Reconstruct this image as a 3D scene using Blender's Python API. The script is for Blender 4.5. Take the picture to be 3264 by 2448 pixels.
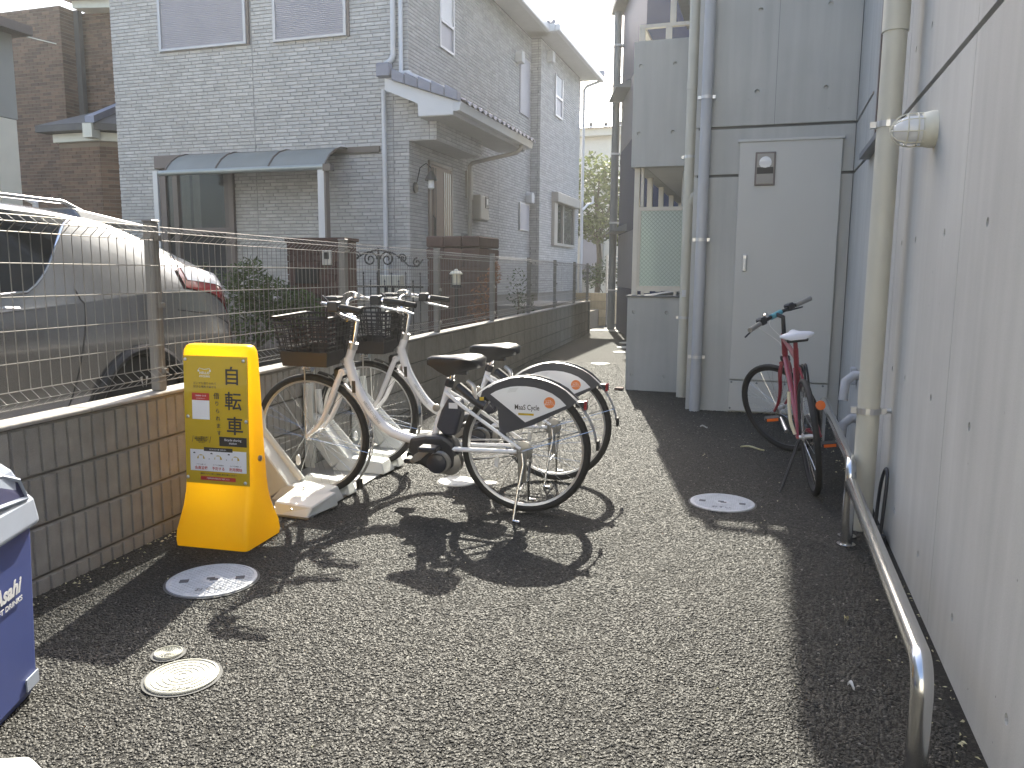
import bpy, bmesh, math, random
from mathutils import Matrix, Vector
R = math.radians
random.seed(7)
for o in list(bpy.data.objects): bpy.data.objects.remove(o)
SC = bpy.context.scene
COL = SC.collection

# ------------------------------------------------------------------ camera
# world: Z up, Y along the alley (the direction of the concrete side wall), camera 1.25 m above the paving
cam_data = bpy.data.cameras.new('camera'); cam = bpy.data.objects.new('camera', cam_data); COL.objects.link(cam)
cam_data.sensor_width = 36.0; cam_data.lens = 36.0 * 2508.1 / 3264.0
cam_data.clip_start = 0.05; cam_data.clip_end = 3000.0
_p, _r, _y = R(7.98), R(0.432), R(17.88)
_fw = Vector((-math.sin(_y) * math.cos(_p), math.cos(_y) * math.cos(_p), -math.sin(_p)))
_r0 = Vector((math.cos(_y), math.sin(_y), 0)); _u0 = _r0.cross(_fw)
_rt = _r0 * math.cos(_r) + _u0 * math.sin(_r); _up = _rt.cross(_fw)
mw = Matrix((_rt, _up, -_fw)).transposed().to_4x4(); mw.translation = (0, 0, 1.25)
cam.matrix_world = mw
SC.camera = cam

# ------------------------------------------------------------------ sky and sun
SUN_EL, SUN_AZ = R(38.3), R(14.0)          # azimuth measured from +Y towards -X
sun_dir = Vector((-math.sin(SUN_AZ) * math.cos(SUN_EL), math.cos(SUN_AZ) * math.cos(SUN_EL), math.sin(SUN_EL)))
world = bpy.data.worlds.new('World'); SC.world = world; world.use_nodes = True
wn = world.node_tree.nodes; wl = world.node_tree.links
bg = wn['Background']; sky = wn.new('ShaderNodeTexSky'); sky.sky_type = 'NISHITA'
sky.sun_disc = False; sky.sun_elevation = SUN_EL; sky.sun_rotation = -SUN_AZ
sky.air_density = 1.0; sky.dust_density = 3.5; sky.ozone_density = 1.0; sky.altitude = 30
wl.new(sky.outputs['Color'], bg.inputs['Color']); bg.inputs['Strength'].default_value = 0.15
sd = bpy.data.lights.new('sun', 'SUN'); sd.energy = 4.2; sd.angle = R(0.53); sd.color = (1.0, 0.95, 0.81)
so = bpy.data.objects.new('sun', sd); COL.objects.link(so)
so.rotation_euler = (-sun_dir).to_track_quat('-Z', 'Y').to_euler(); so.location = (0, 0, 30)

SC.view_settings.view_transform = 'Standard'; SC.view_settings.look = 'None'
SC.view_settings.exposure = 1.78; SC.view_settings.gamma = 1.0; SC.view_settings.use_curve_mapping = False
SC.render.engine = 'CYCLES'
SC.cycles.max_bounces = 8

# ------------------------------------------------------------------ helpers
class MB:
    """collects shapes; obj() links them as ONE mesh object"""
    def __init__(s, root=None, T=None):
        s.v = []; s.f = []
        s.T = T if T is not None else (root_inv(root) if root is not None else Matrix())
    def add(s, vs, fs):
        o = len(s.v); T = s.T
        s.v += [T @ Vector(p) for p in vs]
        s.f += [tuple(i + o for i in f) for f in fs]
        return s
    def box(s, x0, x1, y0, y1, z0, z1):
        if x0 > x1: x0, x1 = x1, x0
        if y0 > y1: y0, y1 = y1, y0
        if z0 > z1: z0, z1 = z1, z0
        return s.add([(x0,y0,z0),(x1,y0,z0),(x1,y1,z0),(x0,y1,z0),(x0,y0,z1),(x1,y0,z1),(x1,y1,z1),(x0,y1,z1)],
                     [(0,3,2,1),(4,5,6,7),(0,1,5,4),(1,2,6,5),(2,3,7,6),(3,0,4,7)])
    def hexa(s, b, t):       # bottom four points, top four points (counter-clockwise from above)
        return s.add(list(b) + list(t), [(0,3,2,1),(4,5,6,7),(0,1,5,4),(1,2,6,5),(2,3,7,6),(3,0,4,7)])
    def prism(s, poly, a, b, axis='z'):
        def m(u, v, w): return {'z': (u, v, w), 'y': (u, w, v), 'x': (w, u, v)}[axis]
        n = len(poly)
        ar = sum(poly[i][0]*poly[(i+1)%n][1]-poly[(i+1)%n][0]*poly[i][1] for i in range(n))
        P = list(poly)
        if ar < 0: P.reverse()
        vs = [m(u, v, a) for u, v in P] + [m(u, v, b) for u, v in P]
        fs = [tuple(range(n-1, -1, -1)), tuple(range(n, 2*n))] + [(i, (i+1)%n, n+(i+1)%n, n+i) for i in range(n)]
        flip = (axis == 'y') != (a > b)
        if flip: fs = [tuple(reversed(f)) for f in fs]
        return s.add(vs, fs)
    def tube(s, pts, r, n=8, closed=False, cap=True, flat=1.0):
        P = [Vector(p) for p in pts]; m = len(P)
        rr = r if isinstance(r, (list, tuple)) else [r] * m
        tang = []
        for i in range(m):
            if closed: d = P[(i+1)%m] - P[i-1]
            elif i == 0: d = P[1] - P[0]
            elif i == m-1: d = P[-1] - P[-2]
            else: d = (P[i+1]-P[i]).normalized() + (P[i]-P[i-1]).normalized()
            tang.append(d.normalized() if d.length > 1e-9 else Vector((0,0,1)))
        t0 = tang[0]; up = Vector((0,0,1)) if abs(t0.z) < .9 else Vector((0,1,0))
        nx = t0.cross(up).normalized(); vs = []
        for i in range(m):
            t = tang[i]; nx = (nx - t * nx.dot(t))
            nx = nx.normalized() if nx.length > 1e-6 else t.orthogonal().normalized()
            ny = t.cross(nx)
            for k in range(n):
                a = 2*math.pi*k/n
                vs.append(P[i] + nx*(math.cos(a)*rr[i]*flat) + ny*(math.sin(a)*rr[i]))
        fs = []
        for i in range(m if closed else m-1):
            j = (i+1) % m
            for k in range(n):
                l = (k+1) % n
                fs.append((i*n+k, i*n+l, j*n+l, j*n+k))
        if cap and not closed:
            fs.append(tuple(range(n-1, -1, -1))); fs.append(tuple((m-1)*n+k for k in range(n)))
        return s.add(vs, fs)
    def cyl(s, p, q, r, n=14, r2=None): return s.tube([p, q], [r, r if r2 is None else r2], n)
    def lathe(s, prof, c=(0,0,0), axis='z', n=24, closed=False):
        c = Vector(c); vs = []; m = len(prof)
        for (r, h) in prof:
            for k in range(n):
                a = 2*math.pi*k/n; ca, sa = r*math.cos(a), r*math.sin(a)
                vs.append(c + Vector({'z': (ca, sa, h), 'y': (sa, h, ca), 'x': (h, ca, sa)}[axis]))
        fs = []
        for i in range(m if closed else m-1):
            j = (i+1) % m
            for k in range(n):
                l = (k+1) % n
                fs.append((i*n+k, i*n+l, j*n+l, j*n+k))
        if not closed:
            if prof[0][0] > 1e-6: fs.append(tuple(range(n-1, -1, -1)))
            if prof[-1][0] > 1e-6: fs.append(tuple((m-1)*n+k for k in range(n)))
        return s.add(vs, fs)
    def grid(s, P):          # rows of points
        a, b = len(P), len(P[0])
        return s.add([p for row in P for p in row],
                     [(i*b+j, i*b+j+1, (i+1)*b+j+1, (i+1)*b+j) for i in range(a-1) for j in range(b-1)])
    def obj(s, name, mat, parent=None, smooth=0, bevel=0, seg=1, kind=None, fix=True):
        me = bpy.data.meshes.new(name); me.from_pydata([tuple(v) for v in s.v], [], s.f); me.update()
        bm = bmesh.new(); bm.from_mesh(me)
        if fix: bmesh.ops.recalc_face_normals(bm, faces=bm.faces)
        if bevel:
            eds = [e for e in bm.edges if len(e.link_faces) == 2 and e.calc_face_angle(0) > .5]
            bmesh.ops.bevel(bm, geom=eds, offset=bevel, segments=seg, profile=.5, affect='EDGES', clamp_overlap=True)
        bm.to_mesh(me); bm.free()
        if smooth:
            for p in me.polygons: p.use_smooth = True
            me.set_sharp_from_angle(angle=R(smooth))
        me.materials.append(mat)
        o = bpy.data.objects.new(name, me); COL.objects.link(o)
        if parent is not None: o.parent = parent
        if kind: o['kind'] = kind
        return o
ROOTM = {}
def root_inv(root): return ROOTM[root.name].inverted()
def thing(name, label, cat, loc=(0,0,0), rotz=0, group=None, rot=None):
    o = bpy.data.objects.new(name, None); COL.objects.link(o); o.empty_display_size = .1
    o.location = loc; o.rotation_euler = rot if rot else (0, 0, rotz)
    o['label'] = label; o['category'] = cat
    if group: o['group'] = group
    ROOTM[o.name] = Matrix.LocRotScale(Vector(loc), o.rotation_euler, None)
    return o
def tag(o, label, cat, group=None):
    o['label'] = label; o['category'] = cat
    if group: o['group'] = group
    return o
def inst(src, name, parent, loc=(0,0,0), rot=(0,0,0), scale=(1,1,1)):
    o = bpy.data.objects.new(name, src.data); COL.objects.link(o); o.parent = parent
    o.location = loc; o.rotation_euler = rot; o.scale = scale
    return o
def copy_tree(o, parent=None):
    c = o.copy(); COL.objects.link(c); c.parent = parent
    for ch in list(o.children): copy_tree(ch, c)
    return c
def center_obj(o):           # moves the mesh origin of a one-mesh thing to its base centre
    me = o.data; xs = [v.co for v in me.vertices]
    c = Vector((sum(v.x for v in xs)/len(xs), sum(v.y for v in xs)/len(xs), min(v.z for v in xs)))
    me.transform(Matrix.Translation(-c)); o.location = c
    return o
FONT = None
def text(body, size, mat, parent, M, name='lettering', align='CENTER', ex=.0004, width=None, bold=0.0, shear=0.0, space=1.0, line=1.0):
    cu = bpy.data.curves.new(name, 'FONT'); cu.body = body; cu.size = size; cu.align_x = align; cu.align_y = 'CENTER'
    cu.extrude = ex; cu.offset = bold; cu.shear = shear; cu.space_character = space; cu.space_line = line; cu.resolution_u = 3
    to = bpy.data.objects.new(name, cu); COL.objects.link(to)
    dg = bpy.context.evaluated_depsgraph_get()
    me = bpy.data.meshes.new_from_object(to.evaluated_get(dg))
    bpy.data.objects.remove(to)
    if width and len(me.vertices):
        xs = [v.co.x for v in me.vertices]; w = max(xs) - min(xs)
        if w > 0: me.transform(Matrix.Scale(width / w, 4, (1, 0, 0)))
    me.transform(M); me.name = name
    me.materials.clear(); me.materials.append(mat)
    o = bpy.data.objects.new(name, me); COL.objects.link(o); o.parent = parent
    return o
def frame(origin, ux, uz):   # matrix that maps text x -> ux, text y -> uz, text z -> ux x uz
    ux = Vector(ux).normalized(); uz = Vector(uz).normalized(); n = ux.cross(uz)
    m = Matrix((ux, uz, n)).transposed().to_4x4(); m.translation = Vector(origin)
    return m

# ------------------------------------------------------------------ materials
def pm(name, col, rough=.6, metal=0.0, var=.12, vs=6.0, bump=0.0, bs=80.0, rnd=None, rv=.25, coat=0.0, spec=.5,
       streak=0.0, dirt=0.0, dirtcol=(.12,.11,.09), fine=0.0, fs=200.0, trans=0.0, alpha=1.0):
    m = bpy.data.materials.new(name); m.use_nodes = True
    nt = m.node_tree; N = nt.nodes; L = nt.links; b = N['Principled BSDF']
    b.inputs['Roughness'].default_value = rough; b.inputs['Metallic'].default_value = metal
    b.inputs['Coat Weight'].default_value = coat; b.inputs['Specular IOR Level'].default_value = spec
    b.inputs['Coat Roughness'].default_value = .05
    if trans: b.inputs['Transmission Weight'].default_value = trans
    if alpha < 1: b.inputs['Alpha'].default_value = alpha
    tc = N.new('ShaderNodeTexCoord'); co = tc.outputs['Object']
    def mul(a, fac_socket_or_val, lo, hi):
        mr = N.new('ShaderNodeMapRange'); L.new(fac_socket_or_val, mr.inputs['Value'])
        mr.inputs['To Min'].default_value = lo; mr.inputs['To Max'].default_value = hi
        vm = N.new('ShaderNodeVectorMath'); vm.operation = 'SCALE'
        L.new(a, vm.inputs[0]); L.new(mr.outputs[0], vm.inputs['Scale'])
        return vm.outputs[0]
    rgb = N.new('ShaderNodeRGB'); rgb.outputs[0].default_value = (*col, 1); cur = rgb.outputs[0]
    if var:
        nz = N.new('ShaderNodeTexNoise'); nz.inputs['Scale'].default_value = vs; nz.inputs['Detail'].default_value = 6
        L.new(co, nz.inputs['Vector']); cur = mul(cur, nz.outputs['Fac'], 1 - var*1.6, 1 + var*1.6)
    if fine:
        nz = N.new('ShaderNodeTexNoise'); nz.inputs['Scale'].default_value = fs; nz.inputs['Detail'].default_value = 2
        L.new(co, nz.inputs['Vector']); cur = mul(cur, nz.outputs['Fac'], 1 - fine*2, 1 + fine*2)
    if streak:
        mp = N.new('ShaderNodeMapping'); mp.inputs['Scale'].default_value = (5, 5, .35); L.new(co, mp.inputs['Vector'])
        nz = N.new('ShaderNodeTexNoise'); nz.inputs['Scale'].default_value = 2.2; nz.inputs['Detail'].default_value = 5
        L.new(mp.outputs[0], nz.inputs['Vector']); cur = mul(cur, nz.outputs['Fac'], 1 - streak*1.8, 1 + streak*1.8)
    if rnd:
        if rnd == 'obj': src = N.new('ShaderNodeObjectInfo').outputs['Random']
        else: src = N.new('ShaderNodeNewGeometry').outputs['Random Per Island']
        cur = mul(cur, src, 1 - rv, 1 + rv)
    if dirt:
        nz = N.new('ShaderNodeTexNoise'); nz.inputs['Scale'].default_value = vs*.7; nz.inputs['Detail'].default_value = 8; nz.inputs['Roughness'].default_value = .7
        L.new(co, nz.inputs['Vector'])
        rp = N.new('ShaderNodeMapRange'); L.new(nz.outputs['Fac'], rp.inputs['Value'])
        rp.inputs['From Min'].default_value = .52; rp.inputs['From Max'].default_value = .72; rp.inputs['To Max'].default_value = dirt
        mx = N.new('ShaderNodeMix'); mx.data_type = 'RGBA'; L.new(rp.outputs[0], mx.inputs[0]); L.new(cur, mx.inputs[6])
        mx.inputs[7].default_value = (*dirtcol, 1); cur = mx.outputs[2]
    L.new(cur, b.inputs['Base Color'])
    if bump:
        nz = N.new('ShaderNodeTexNoise'); nz.inputs['Scale'].default_value = bs; nz.inputs['Detail'].default_value = 4
        L.new(co, nz.inputs['Vector'])
        bp = N.new('ShaderNodeBump'); bp.inputs['Strength'].default_value = bump; bp.inputs['Distance'].default_value = .01
        L.new(nz.outputs['Fac'], bp.inputs['Height']); L.new(bp.outputs[0], b.inputs['Normal'])
    return m
MT = {}
def D(k, *a, **kw): MT[k] = pm(k, *a, **kw); return MT[k]
D('concrete', (.448,.45,.43), .8, var=.12, vs=1.1, streak=.10, fine=.05, fs=160, bump=.12, bs=220, dirt=.18, dirtcol=(.24,.245,.24))
D('concrete_dark', (.16,.165,.165), .9, var=.1, bump=.3)
D('hole', (.05,.05,.05), .9, var=.2)
D('block_rib', (.31,.295,.27), .95, var=.18, vs=14, fine=.14, fs=300, bump=.7, bs=260, rnd='obj', rv=.10)
D('block_plain', (.28,.255,.215), .95, var=.15, vs=7, streak=.18, fine=.10, fs=250, bump=.5, bs=260, rnd='obj', rv=.07, dirt=.35, dirtcol=(.10,.085,.065))
D('block_tan', (.46,.37,.23), .95, var=.12, vs=7, streak=.2, fine=.08, bump=.4, bs=200, rnd='obj', rv=.12)
D('mortar', (.13,.122,.11), .95, var=.2, vs=20, bump=.4)
D('cap', (.36,.34,.31), .95, var=.12, vs=10, fine=.1, bump=.5, bs=200, dirt=.3)
D('fence_post', (.18,.173,.165), .45, metal=.0, var=.06)
D('fence_wire', (.20,.192,.18), .30, metal=.35, var=.05)
D('brick_white', (.46,.455,.45), .75, var=.10, vs=9, fine=.05, fs=90, rnd='island', rv=.11, bump=.3, bs=70, streak=.05)
D('brick_white_o', (.46,.455,.45), .75, var=.10, vs=9, fine=.05, fs=90, rnd='obj', rv=.11, bump=.3, bs=70)
D('brick_mortar', (.27,.27,.27), .9, var=.1, vs=4, bump=.2)
D('brick_brown', (.16,.098,.064), .85, var=.18, vs=5, rnd='island', rv=.32, bump=.3, bs=60)
D('brick_brown_mortar', (.22,.175,.13), .9)
D('brick_red', (.085,.045,.038), .8, var=.2, vs=12, rnd='obj', rv=.2, bump=.5, bs=90)
D('brick_red_mortar', (.09,.05,.045), .9)
D('white_trim', (.66,.665,.68), .45, var=.05, vs=3)
D('gutter', (.60,.61,.63), .4, var=.04)
D('window_frame', (.165,.135,.125), .45, var=.05)
D('window_frame_light', (.50,.50,.52), .4, metal=.3, var=.04)
D('shutter', (.36,.355,.40), .5, metal=.1, var=.05, vs=3)
D('soffit', (.55,.55,.55), .7, var=.05)
D('roof_tile', (.22,.23,.29), .5, var=.1, vs=8, rnd='obj', rv=.1)
D('roof_dark', (.09,.085,.08), .6, var=.15)
D('door_wood', (.135,.075,.058), .5, var=.15, vs=12)
D('door_slit', (.30,.30,.30), .2, var=0)
D('black_metal', (.018,.018,.02), .45, var=.1)
D('meter', (.33,.31,.28), .5, var=.05)
D('dark_interior', (.03,.032,.035), .8, var=.1)
D('curtain', (.50,.49,.42), .9, var=.1)
D('foundation', (.30,.285,.26), .9, var=.12, vs=3, bump=.3)
D('grey_stucco', (.30,.31,.29), .9, var=.06, vs=4, bump=.3)
D('cream_trim', (.66,.64,.54), .6, var=.06)
D('cream_metal', (.62,.58,.50), .45, var=.05)
D('navy_siding', (.035,.045,.10), .6, var=.08, vs=3)
D('grey_siding', (.27,.26,.27), .6, var=.06, vs=3)
D('pipe_beige', (.55,.53,.45), .42, var=.06, vs=5, streak=.05)
D('pipe_gray', (.42,.43,.45), .42, var=.05, vs=5, streak=.05)
D('pipe_dark', (.17,.18,.19), .5, var=.05)
D('steel', (.62,.62,.62), .22, metal=1.0, var=.06, vs=8)
D('chrome', (.80,.80,.82), .10, metal=1.0, var=.03)
D('alu', (.60,.60,.60), .38, metal=.85, var=.06, vs=15)
D('door_grey', (.50,.50,.48), .5, var=.04, vs=3)
D('white_plastic', (.72,.71,.68), .4, var=.04)
D('sign_yellow', (.88,.51,.006), .38, var=.03, vs=4, coat=.15)
D('print_yellow', (.52,.36,.02), .22, var=.03, coat=.5)
D('print_black', (.03,.025,.02), .5, var=0)
D('print_white', (.74,.74,.76), .4, var=0)
D('print_red', (.45,.03,.02), .45, var=0)
D('print_orange', (.75,.22,.05), .45, var=0)
D('print_grey', (.35,.35,.35), .5, var=0)
D('dock_white', (.66,.67,.64), .35, var=.04, vs=6, dirt=.12, dirtcol=(.45,.42,.36))
D('dock_plate', (.42,.42,.41), .4, metal=.6, var=.15, vs=6, dirt=.3, dirtcol=(.25,.22,.18))
D('bike_white', (.80,.80,.82), .25, var=.02, coat=.5)
D('rubber', (.016,.015,.015), .75, var=.2, vs=30)
D('black_plastic', (.02,.021,.026), .38, var=.08)
D('saddle', (.011,.012,.016), .42, var=.1, vs=20, bump=.1, bs=300)
D('basket_brown', (.022,.018,.018), .5, var=.1)
D('panel_dark', (.035,.037,.05), .4, var=.05)
D('battery', (.03,.033,.05), .35, var=.1)
D('motor_grey', (.33,.32,.30), .4, metal=.7, var=.08)
D('red_lens', (.26,.012,.012), .12, var=.0, coat=.8)
D('orange_lens', (.8,.16,.02), .15, var=.0, coat=.5)
D('bike_red', (.25,.027,.042), .3, var=.06, coat=.5)
D('saddle_white', (.62,.63,.68), .4, var=.06)
D('teal', (.10,.32,.38), .4, var=.05)
D('cream_tube', (.62,.55,.38), .4, var=.05)
D('car_silver', (.43,.43,.435), .22, metal=.90, var=.01, coat=1.0)
D('car_glass', (.012,.014,.016), .06, var=0, coat=.6)
D('car_black', (.02,.02,.022), .55, var=.1)
D('bin_blue', (.055,.078,.25), .45, var=.08, vs=8)
D('bin_lid', (.33,.37,.46), .5, var=.08, vs=8, dirt=.25, dirtcol=(.3,.31,.36))
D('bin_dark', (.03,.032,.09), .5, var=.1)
D('cover_grey', (.50,.51,.53), .6, var=.14, vs=16, fine=.08, dirt=.3, dirtcol=(.16,.16,.17))
D('cover_cream', (.42,.415,.36), .5, var=.10, vs=16, dirt=.25, dirtcol=(.35,.32,.25))
D('cover_white', (.78,.77,.72), .5, var=.06, vs=10)
D('cover_gap', (.09,.09,.088), .8, var=.15)
D('cover_recess', (.10,.10,.11), .8, var=.1)
D('leaf', (.055,.085,.022), .55, var=.25, vs=3, rnd='island', rv=.5)
D('leaf_tree', (.12,.145,.045), .5, var=.25, vs=2, rnd='island', rv=.55)
D('leaf_red', (.22,.09,.04), .6, var=.2, rnd='island', rv=.5)
D('leaf_dry', (.55,.52,.33), .7, var=.15)
D('bark', (.11,.085,.06), .9, var=.2, bump=.6, bs=30)
D('awning_poly', (.22,.235,.23), .5, var=.10, vs=3, dirt=.3, dirtcol=(.28,.31,.32))
D('awning_metal', (.33,.37,.38), .4, metal=.4, var=.1)
D('brown_metal', (.13,.11,.10), .45, var=.05)
D('lot_concrete', (.23,.225,.215), .9, var=.12, vs=2, bump=.3)
D('soil', (.10,.085,.065), .95, var=.25, vs=6, bump=.7, bs=40)
D('lamp_glass', (.74,.75,.76), .25, var=0, coat=.5)
D('lantern_glass', (.78,.74,.58), .3, var=0)
D('bg_cream', (.70,.68,.60), .8, var=.05)
D('bg_roof', (.55,.55,.54), .5, var=.05)
D('paper', (.7,.7,.7), .7, var=.05)
D('base_grey', (.46,.47,.45), .45, var=.06)
D('mint', (.45,.72,.66), .5, var=.05)
def pits(m, scale=11.0, rad=.045, keep=.55):      # small air bubbles cast into the concrete face
    N = m.node_tree.nodes; L = m.node_tree.links; b = N['Principled BSDF']; src = b.inputs['Base Color'].links[0].from_socket
    tc = N.new('ShaderNodeTexCoord'); vo = N.new('ShaderNodeTexVoronoi'); vo.inputs['Scale'].default_value = scale; L.new(tc.outputs['Object'], vo.inputs['Vector'])
    mr = N.new('ShaderNodeMapRange'); L.new(vo.outputs['Distance'], mr.inputs['Value']); mr.inputs['From Min'].default_value = rad; mr.inputs['From Max'].default_value = rad*.5
    sp = N.new('ShaderNodeSeparateColor'); L.new(vo.outputs['Color'], sp.inputs[0])
    gt = N.new('ShaderNodeMath'); gt.operation = 'GREATER_THAN'; L.new(sp.outputs[0], gt.inputs[0]); gt.inputs[1].default_value = keep
    mu = N.new('ShaderNodeMath'); mu.operation = 'MULTIPLY'; L.new(mr.outputs[0], mu.inputs[0]); L.new(gt.outputs[0], mu.inputs[1])
    mx = N.new('ShaderNodeMix'); mx.data_type = 'RGBA'; L.new(mu.outputs[0], mx.inputs[0]); L.new(src, mx.inputs[6]); mx.inputs[7].default_value = (.15,.15,.15,1)
    L.new(mx.outputs[2], b.inputs['Base Color'])
pits(MT['concrete'])
def glass_mat(name, col, rough, mix=.5):
    m = bpy.data.materials.new(name); m.use_nodes = True; N = m.node_tree.nodes; L = m.node_tree.links
    b = N['Principled BSDF']; b.inputs['Base Color'].default_value = (*col, 1); b.inputs['Roughness'].default_value = rough
    b.inputs['Alpha'].default_value = mix; b.inputs['Coat Weight'].default_value = .4; MT[name] = m
glass_mat('window_glass', (.05,.06,.07), .04, .45)
def translucent(m, k, tcol=None):
    N = m.node_tree.nodes; L = m.node_tree.links; b = N['Principled BSDF']; out = N['Material Output']
    t = N.new('ShaderNodeBsdfTranslucent'); src = b.inputs['Base Color'].links[0].from_socket; L.new(src, t.inputs['Color'])
    if tcol:
        L.remove(t.inputs['Color'].links[0]); t.inputs['Color'].default_value = (*tcol, 1)
    mx = N.new('ShaderNodeMixShader'); mx.inputs[0].default_value = k
    L.new(b.outputs[0], mx.inputs[1]); L.new(t.outputs[0], mx.inputs[2]); L.new(mx.outputs[0], out.inputs['Surface'])
translucent(MT['sign_yellow'], .6, (.98,.74,.05)); translucent(MT['leaf_tree'], .4); translucent(MT['leaf'], .3); translucent(MT['leaf_red'], .3)
glass_mat('frosted', (.48,.55,.50), .35, .9)
glass_mat('clear_plastic', (.6,.6,.58), .15, .35)
# ------------------------------------------------------------------ paving
def asphalt():
    m = bpy.data.materials.new('asphalt'); m.use_nodes = True; N = m.node_tree.nodes; L = m.node_tree.links
    b = N['Principled BSDF']; b.inputs['Roughness'].default_value = .8; b.inputs['Specular IOR Level'].default_value = .35
    tc = N.new('ShaderNodeTexCoord')
    vo = N.new('ShaderNodeTexVoronoi'); vo.inputs['Scale'].default_value = 110; L.new(tc.outputs['Object'], vo.inputs['Vector'])
    ed = N.new('ShaderNodeTexVoronoi'); ed.feature = 'DISTANCE_TO_EDGE'; ed.inputs['Scale'].default_value = 110; L.new(tc.outputs['Object'], ed.inputs['Vector'])
    cr = N.new('ShaderNodeValToRGB'); e = cr.color_ramp.elements
    e[0].position = 0; e[0].color = (.016,.0155,.0145,1); e[1].position = 1; e[1].color = (.055,.052,.044,1)
    x = e.new(.6); x.color = (.029,.0274,.0235,1)
    sep = N.new('ShaderNodeSeparateColor'); L.new(vo.outputs['Color'], sep.inputs[0]); L.new(sep.outputs[0], cr.inputs[0])
    mr = N.new('ShaderNodeMapRange'); L.new(ed.outputs['Distance'], mr.inputs['Value']); mr.inputs['From Min'].default_value = .04; mr.inputs['From Max'].default_value = .22
    mx = N.new('ShaderNodeMix'); mx.data_type = 'RGBA'; L.new(mr.outputs[0], mx.inputs[0]); mx.inputs[6].default_value = (.015,.0145,.0135,1); L.new(cr.outputs[0], mx.inputs[7])
    nz = N.new('ShaderNodeTexNoise'); nz.inputs['Scale'].default_value = .9; nz.inputs['Detail'].default_value = 6; L.new(tc.outputs['Object'], nz.inputs['Vector'])
    m2 = N.new('ShaderNodeMapRange'); L.new(nz.outputs['Fac'], m2.inputs['Value']); m2.inputs['To Min'].default_value = .75; m2.inputs['To Max'].default_value = 1.25
    vm = N.new('ShaderNodeVectorMath'); vm.operation = 'SCALE'; L.new(mx.outputs[2], vm.inputs[0]); L.new(m2.outputs[0], vm.inputs['Scale'])
    L.new(vm.outputs[0], b.inputs['Base Color'])
    bp = N.new('ShaderNodeBump'); bp.inputs['Strength'].default_value = .85; bp.inputs['Distance'].default_value = .006
    L.new(mr.outputs[0], bp.inputs['Height']); L.new(bp.outputs[0], b.inputs['Normal'])
    return m
MT['asphalt'] = asphalt()
def stone_mat():
    m = bpy.data.materials.new('stone'); m.use_nodes = True; N = m.node_tree.nodes; L = m.node_tree.links
    b = N['Principled BSDF']; b.inputs['Roughness'].default_value = .62; b.inputs['Specular IOR Level'].default_value = .5
    oi = N.new('ShaderNodeObjectInfo'); cr = N.new('ShaderNodeValToRGB'); e = cr.color_ramp.elements
    e[0].position = 0; e[0].color = (.015,.0142,.012,1); e[1].position = 1; e[1].color = (.18,.17,.15,1)
    for p, c in ((.35,(.0160,.0152,.0120)),(.7,(.0215,.0204,.0158)),(.92,(.031,.0293,.0235)),(.985,(.062,.059,.049))):
        x = e.new(p); x.color = (*c, 1)
    L.new(oi.outputs['Random'], cr.inputs[0])
    gp = N.new('ShaderNodeNewGeometry')
    nz = N.new('ShaderNodeTexNoise'); nz.inputs['Scale'].default_value = 1.1; nz.inputs['Detail'].default_value = 6; L.new(gp.outputs['Position'], nz.inputs['Vector'])
    m2 = N.new('ShaderNodeMapRange'); L.new(nz.outputs['Fac'], m2.inputs['Value']); m2.inputs['To Min'].default_value = .55; m2.inputs['To Max'].default_value = 1.45
    vm = N.new('ShaderNodeVectorMath'); vm.operation = 'SCALE'; L.new(cr.outputs[0], vm.inputs[0]); L.new(m2.outputs[0], vm.inputs['Scale'])
    L.new(vm.outputs[0], b.inputs['Base Color'])
    return m
MT['stone'] = stone_mat()
g = MB().add([(-90,-90,0),(90,-90,0),(90,120,0),(-90,120,0)], [(0,1,2,3)]).obj('ground', MT['asphalt'], kind='structure')
# loose-looking aggregate of the open-graded asphalt, near part only
def gravel(name, poly, dens, size, seed):
    o = MB().add([(x, y, 0) for x, y in poly], [tuple(range(len(poly)))]).obj(name, MT['stone'], kind='stuff')
    o['label'] = 'coarse grey aggregate standing out of the asphalt paving'
    ng = bpy.data.node_groups.new(name, 'GeometryNodeTree')
    ng.interface.new_socket('Geometry', in_out='INPUT', socket_type='NodeSocketGeometry')
    ng.interface.new_socket('Geometry', in_out='OUTPUT', socket_type='NodeSocketGeometry')
    n = ng.nodes; l = ng.links
    gi = n.new('NodeGroupInput'); go = n.new('NodeGroupOutput')
    dp = n.new('GeometryNodeDistributePointsOnFaces'); dp.inputs['Density'].default_value = dens; dp.inputs['Seed'].default_value = seed
    ico = n.new('GeometryNodeMeshIcoSphere'); ico.inputs['Radius'].default_value = 1.0; ico.inputs['Subdivisions'].default_value = 1
    sm = n.new('GeometryNodeSetMaterial'); sm.inputs['Material'].default_value = MT['stone']
    ip = n.new('GeometryNodeInstanceOnPoints')
    rr = n.new('FunctionNodeRandomValue'); rr.data_type = 'FLOAT_VECTOR'
    rr.inputs[0].default_value = (-.35, -.35, 0); rr.inputs[1].default_value = (.35, .35, 6.28)
    rs = n.new('FunctionNodeRandomValue'); rs.data_type = 'FLOAT_VECTOR'
    rs.inputs[0].default_value = (size*.55, size*.40, size*.30); rs.inputs[1].default_value = (size*1.25, size*.95, size*.68)
    l.new(gi.outputs[0], dp.inputs['Mesh']); l.new(dp.outputs['Points'], ip.inputs['Points'])
    l.new(ico.outputs['Mesh'], sm.inputs['Geometry']); l.new(sm.outputs[0], ip.inputs['Instance'])
    l.new(rr.outputs[0], ip.inputs['Rotation']); l.new(rs.outputs[0], ip.inputs['Scale'])
    l.new(ip.outputs['Instances'], go.inputs[0])
    md = o.modifiers.new('stones', 'NODES'); md.node_group = ng
    return o
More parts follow.
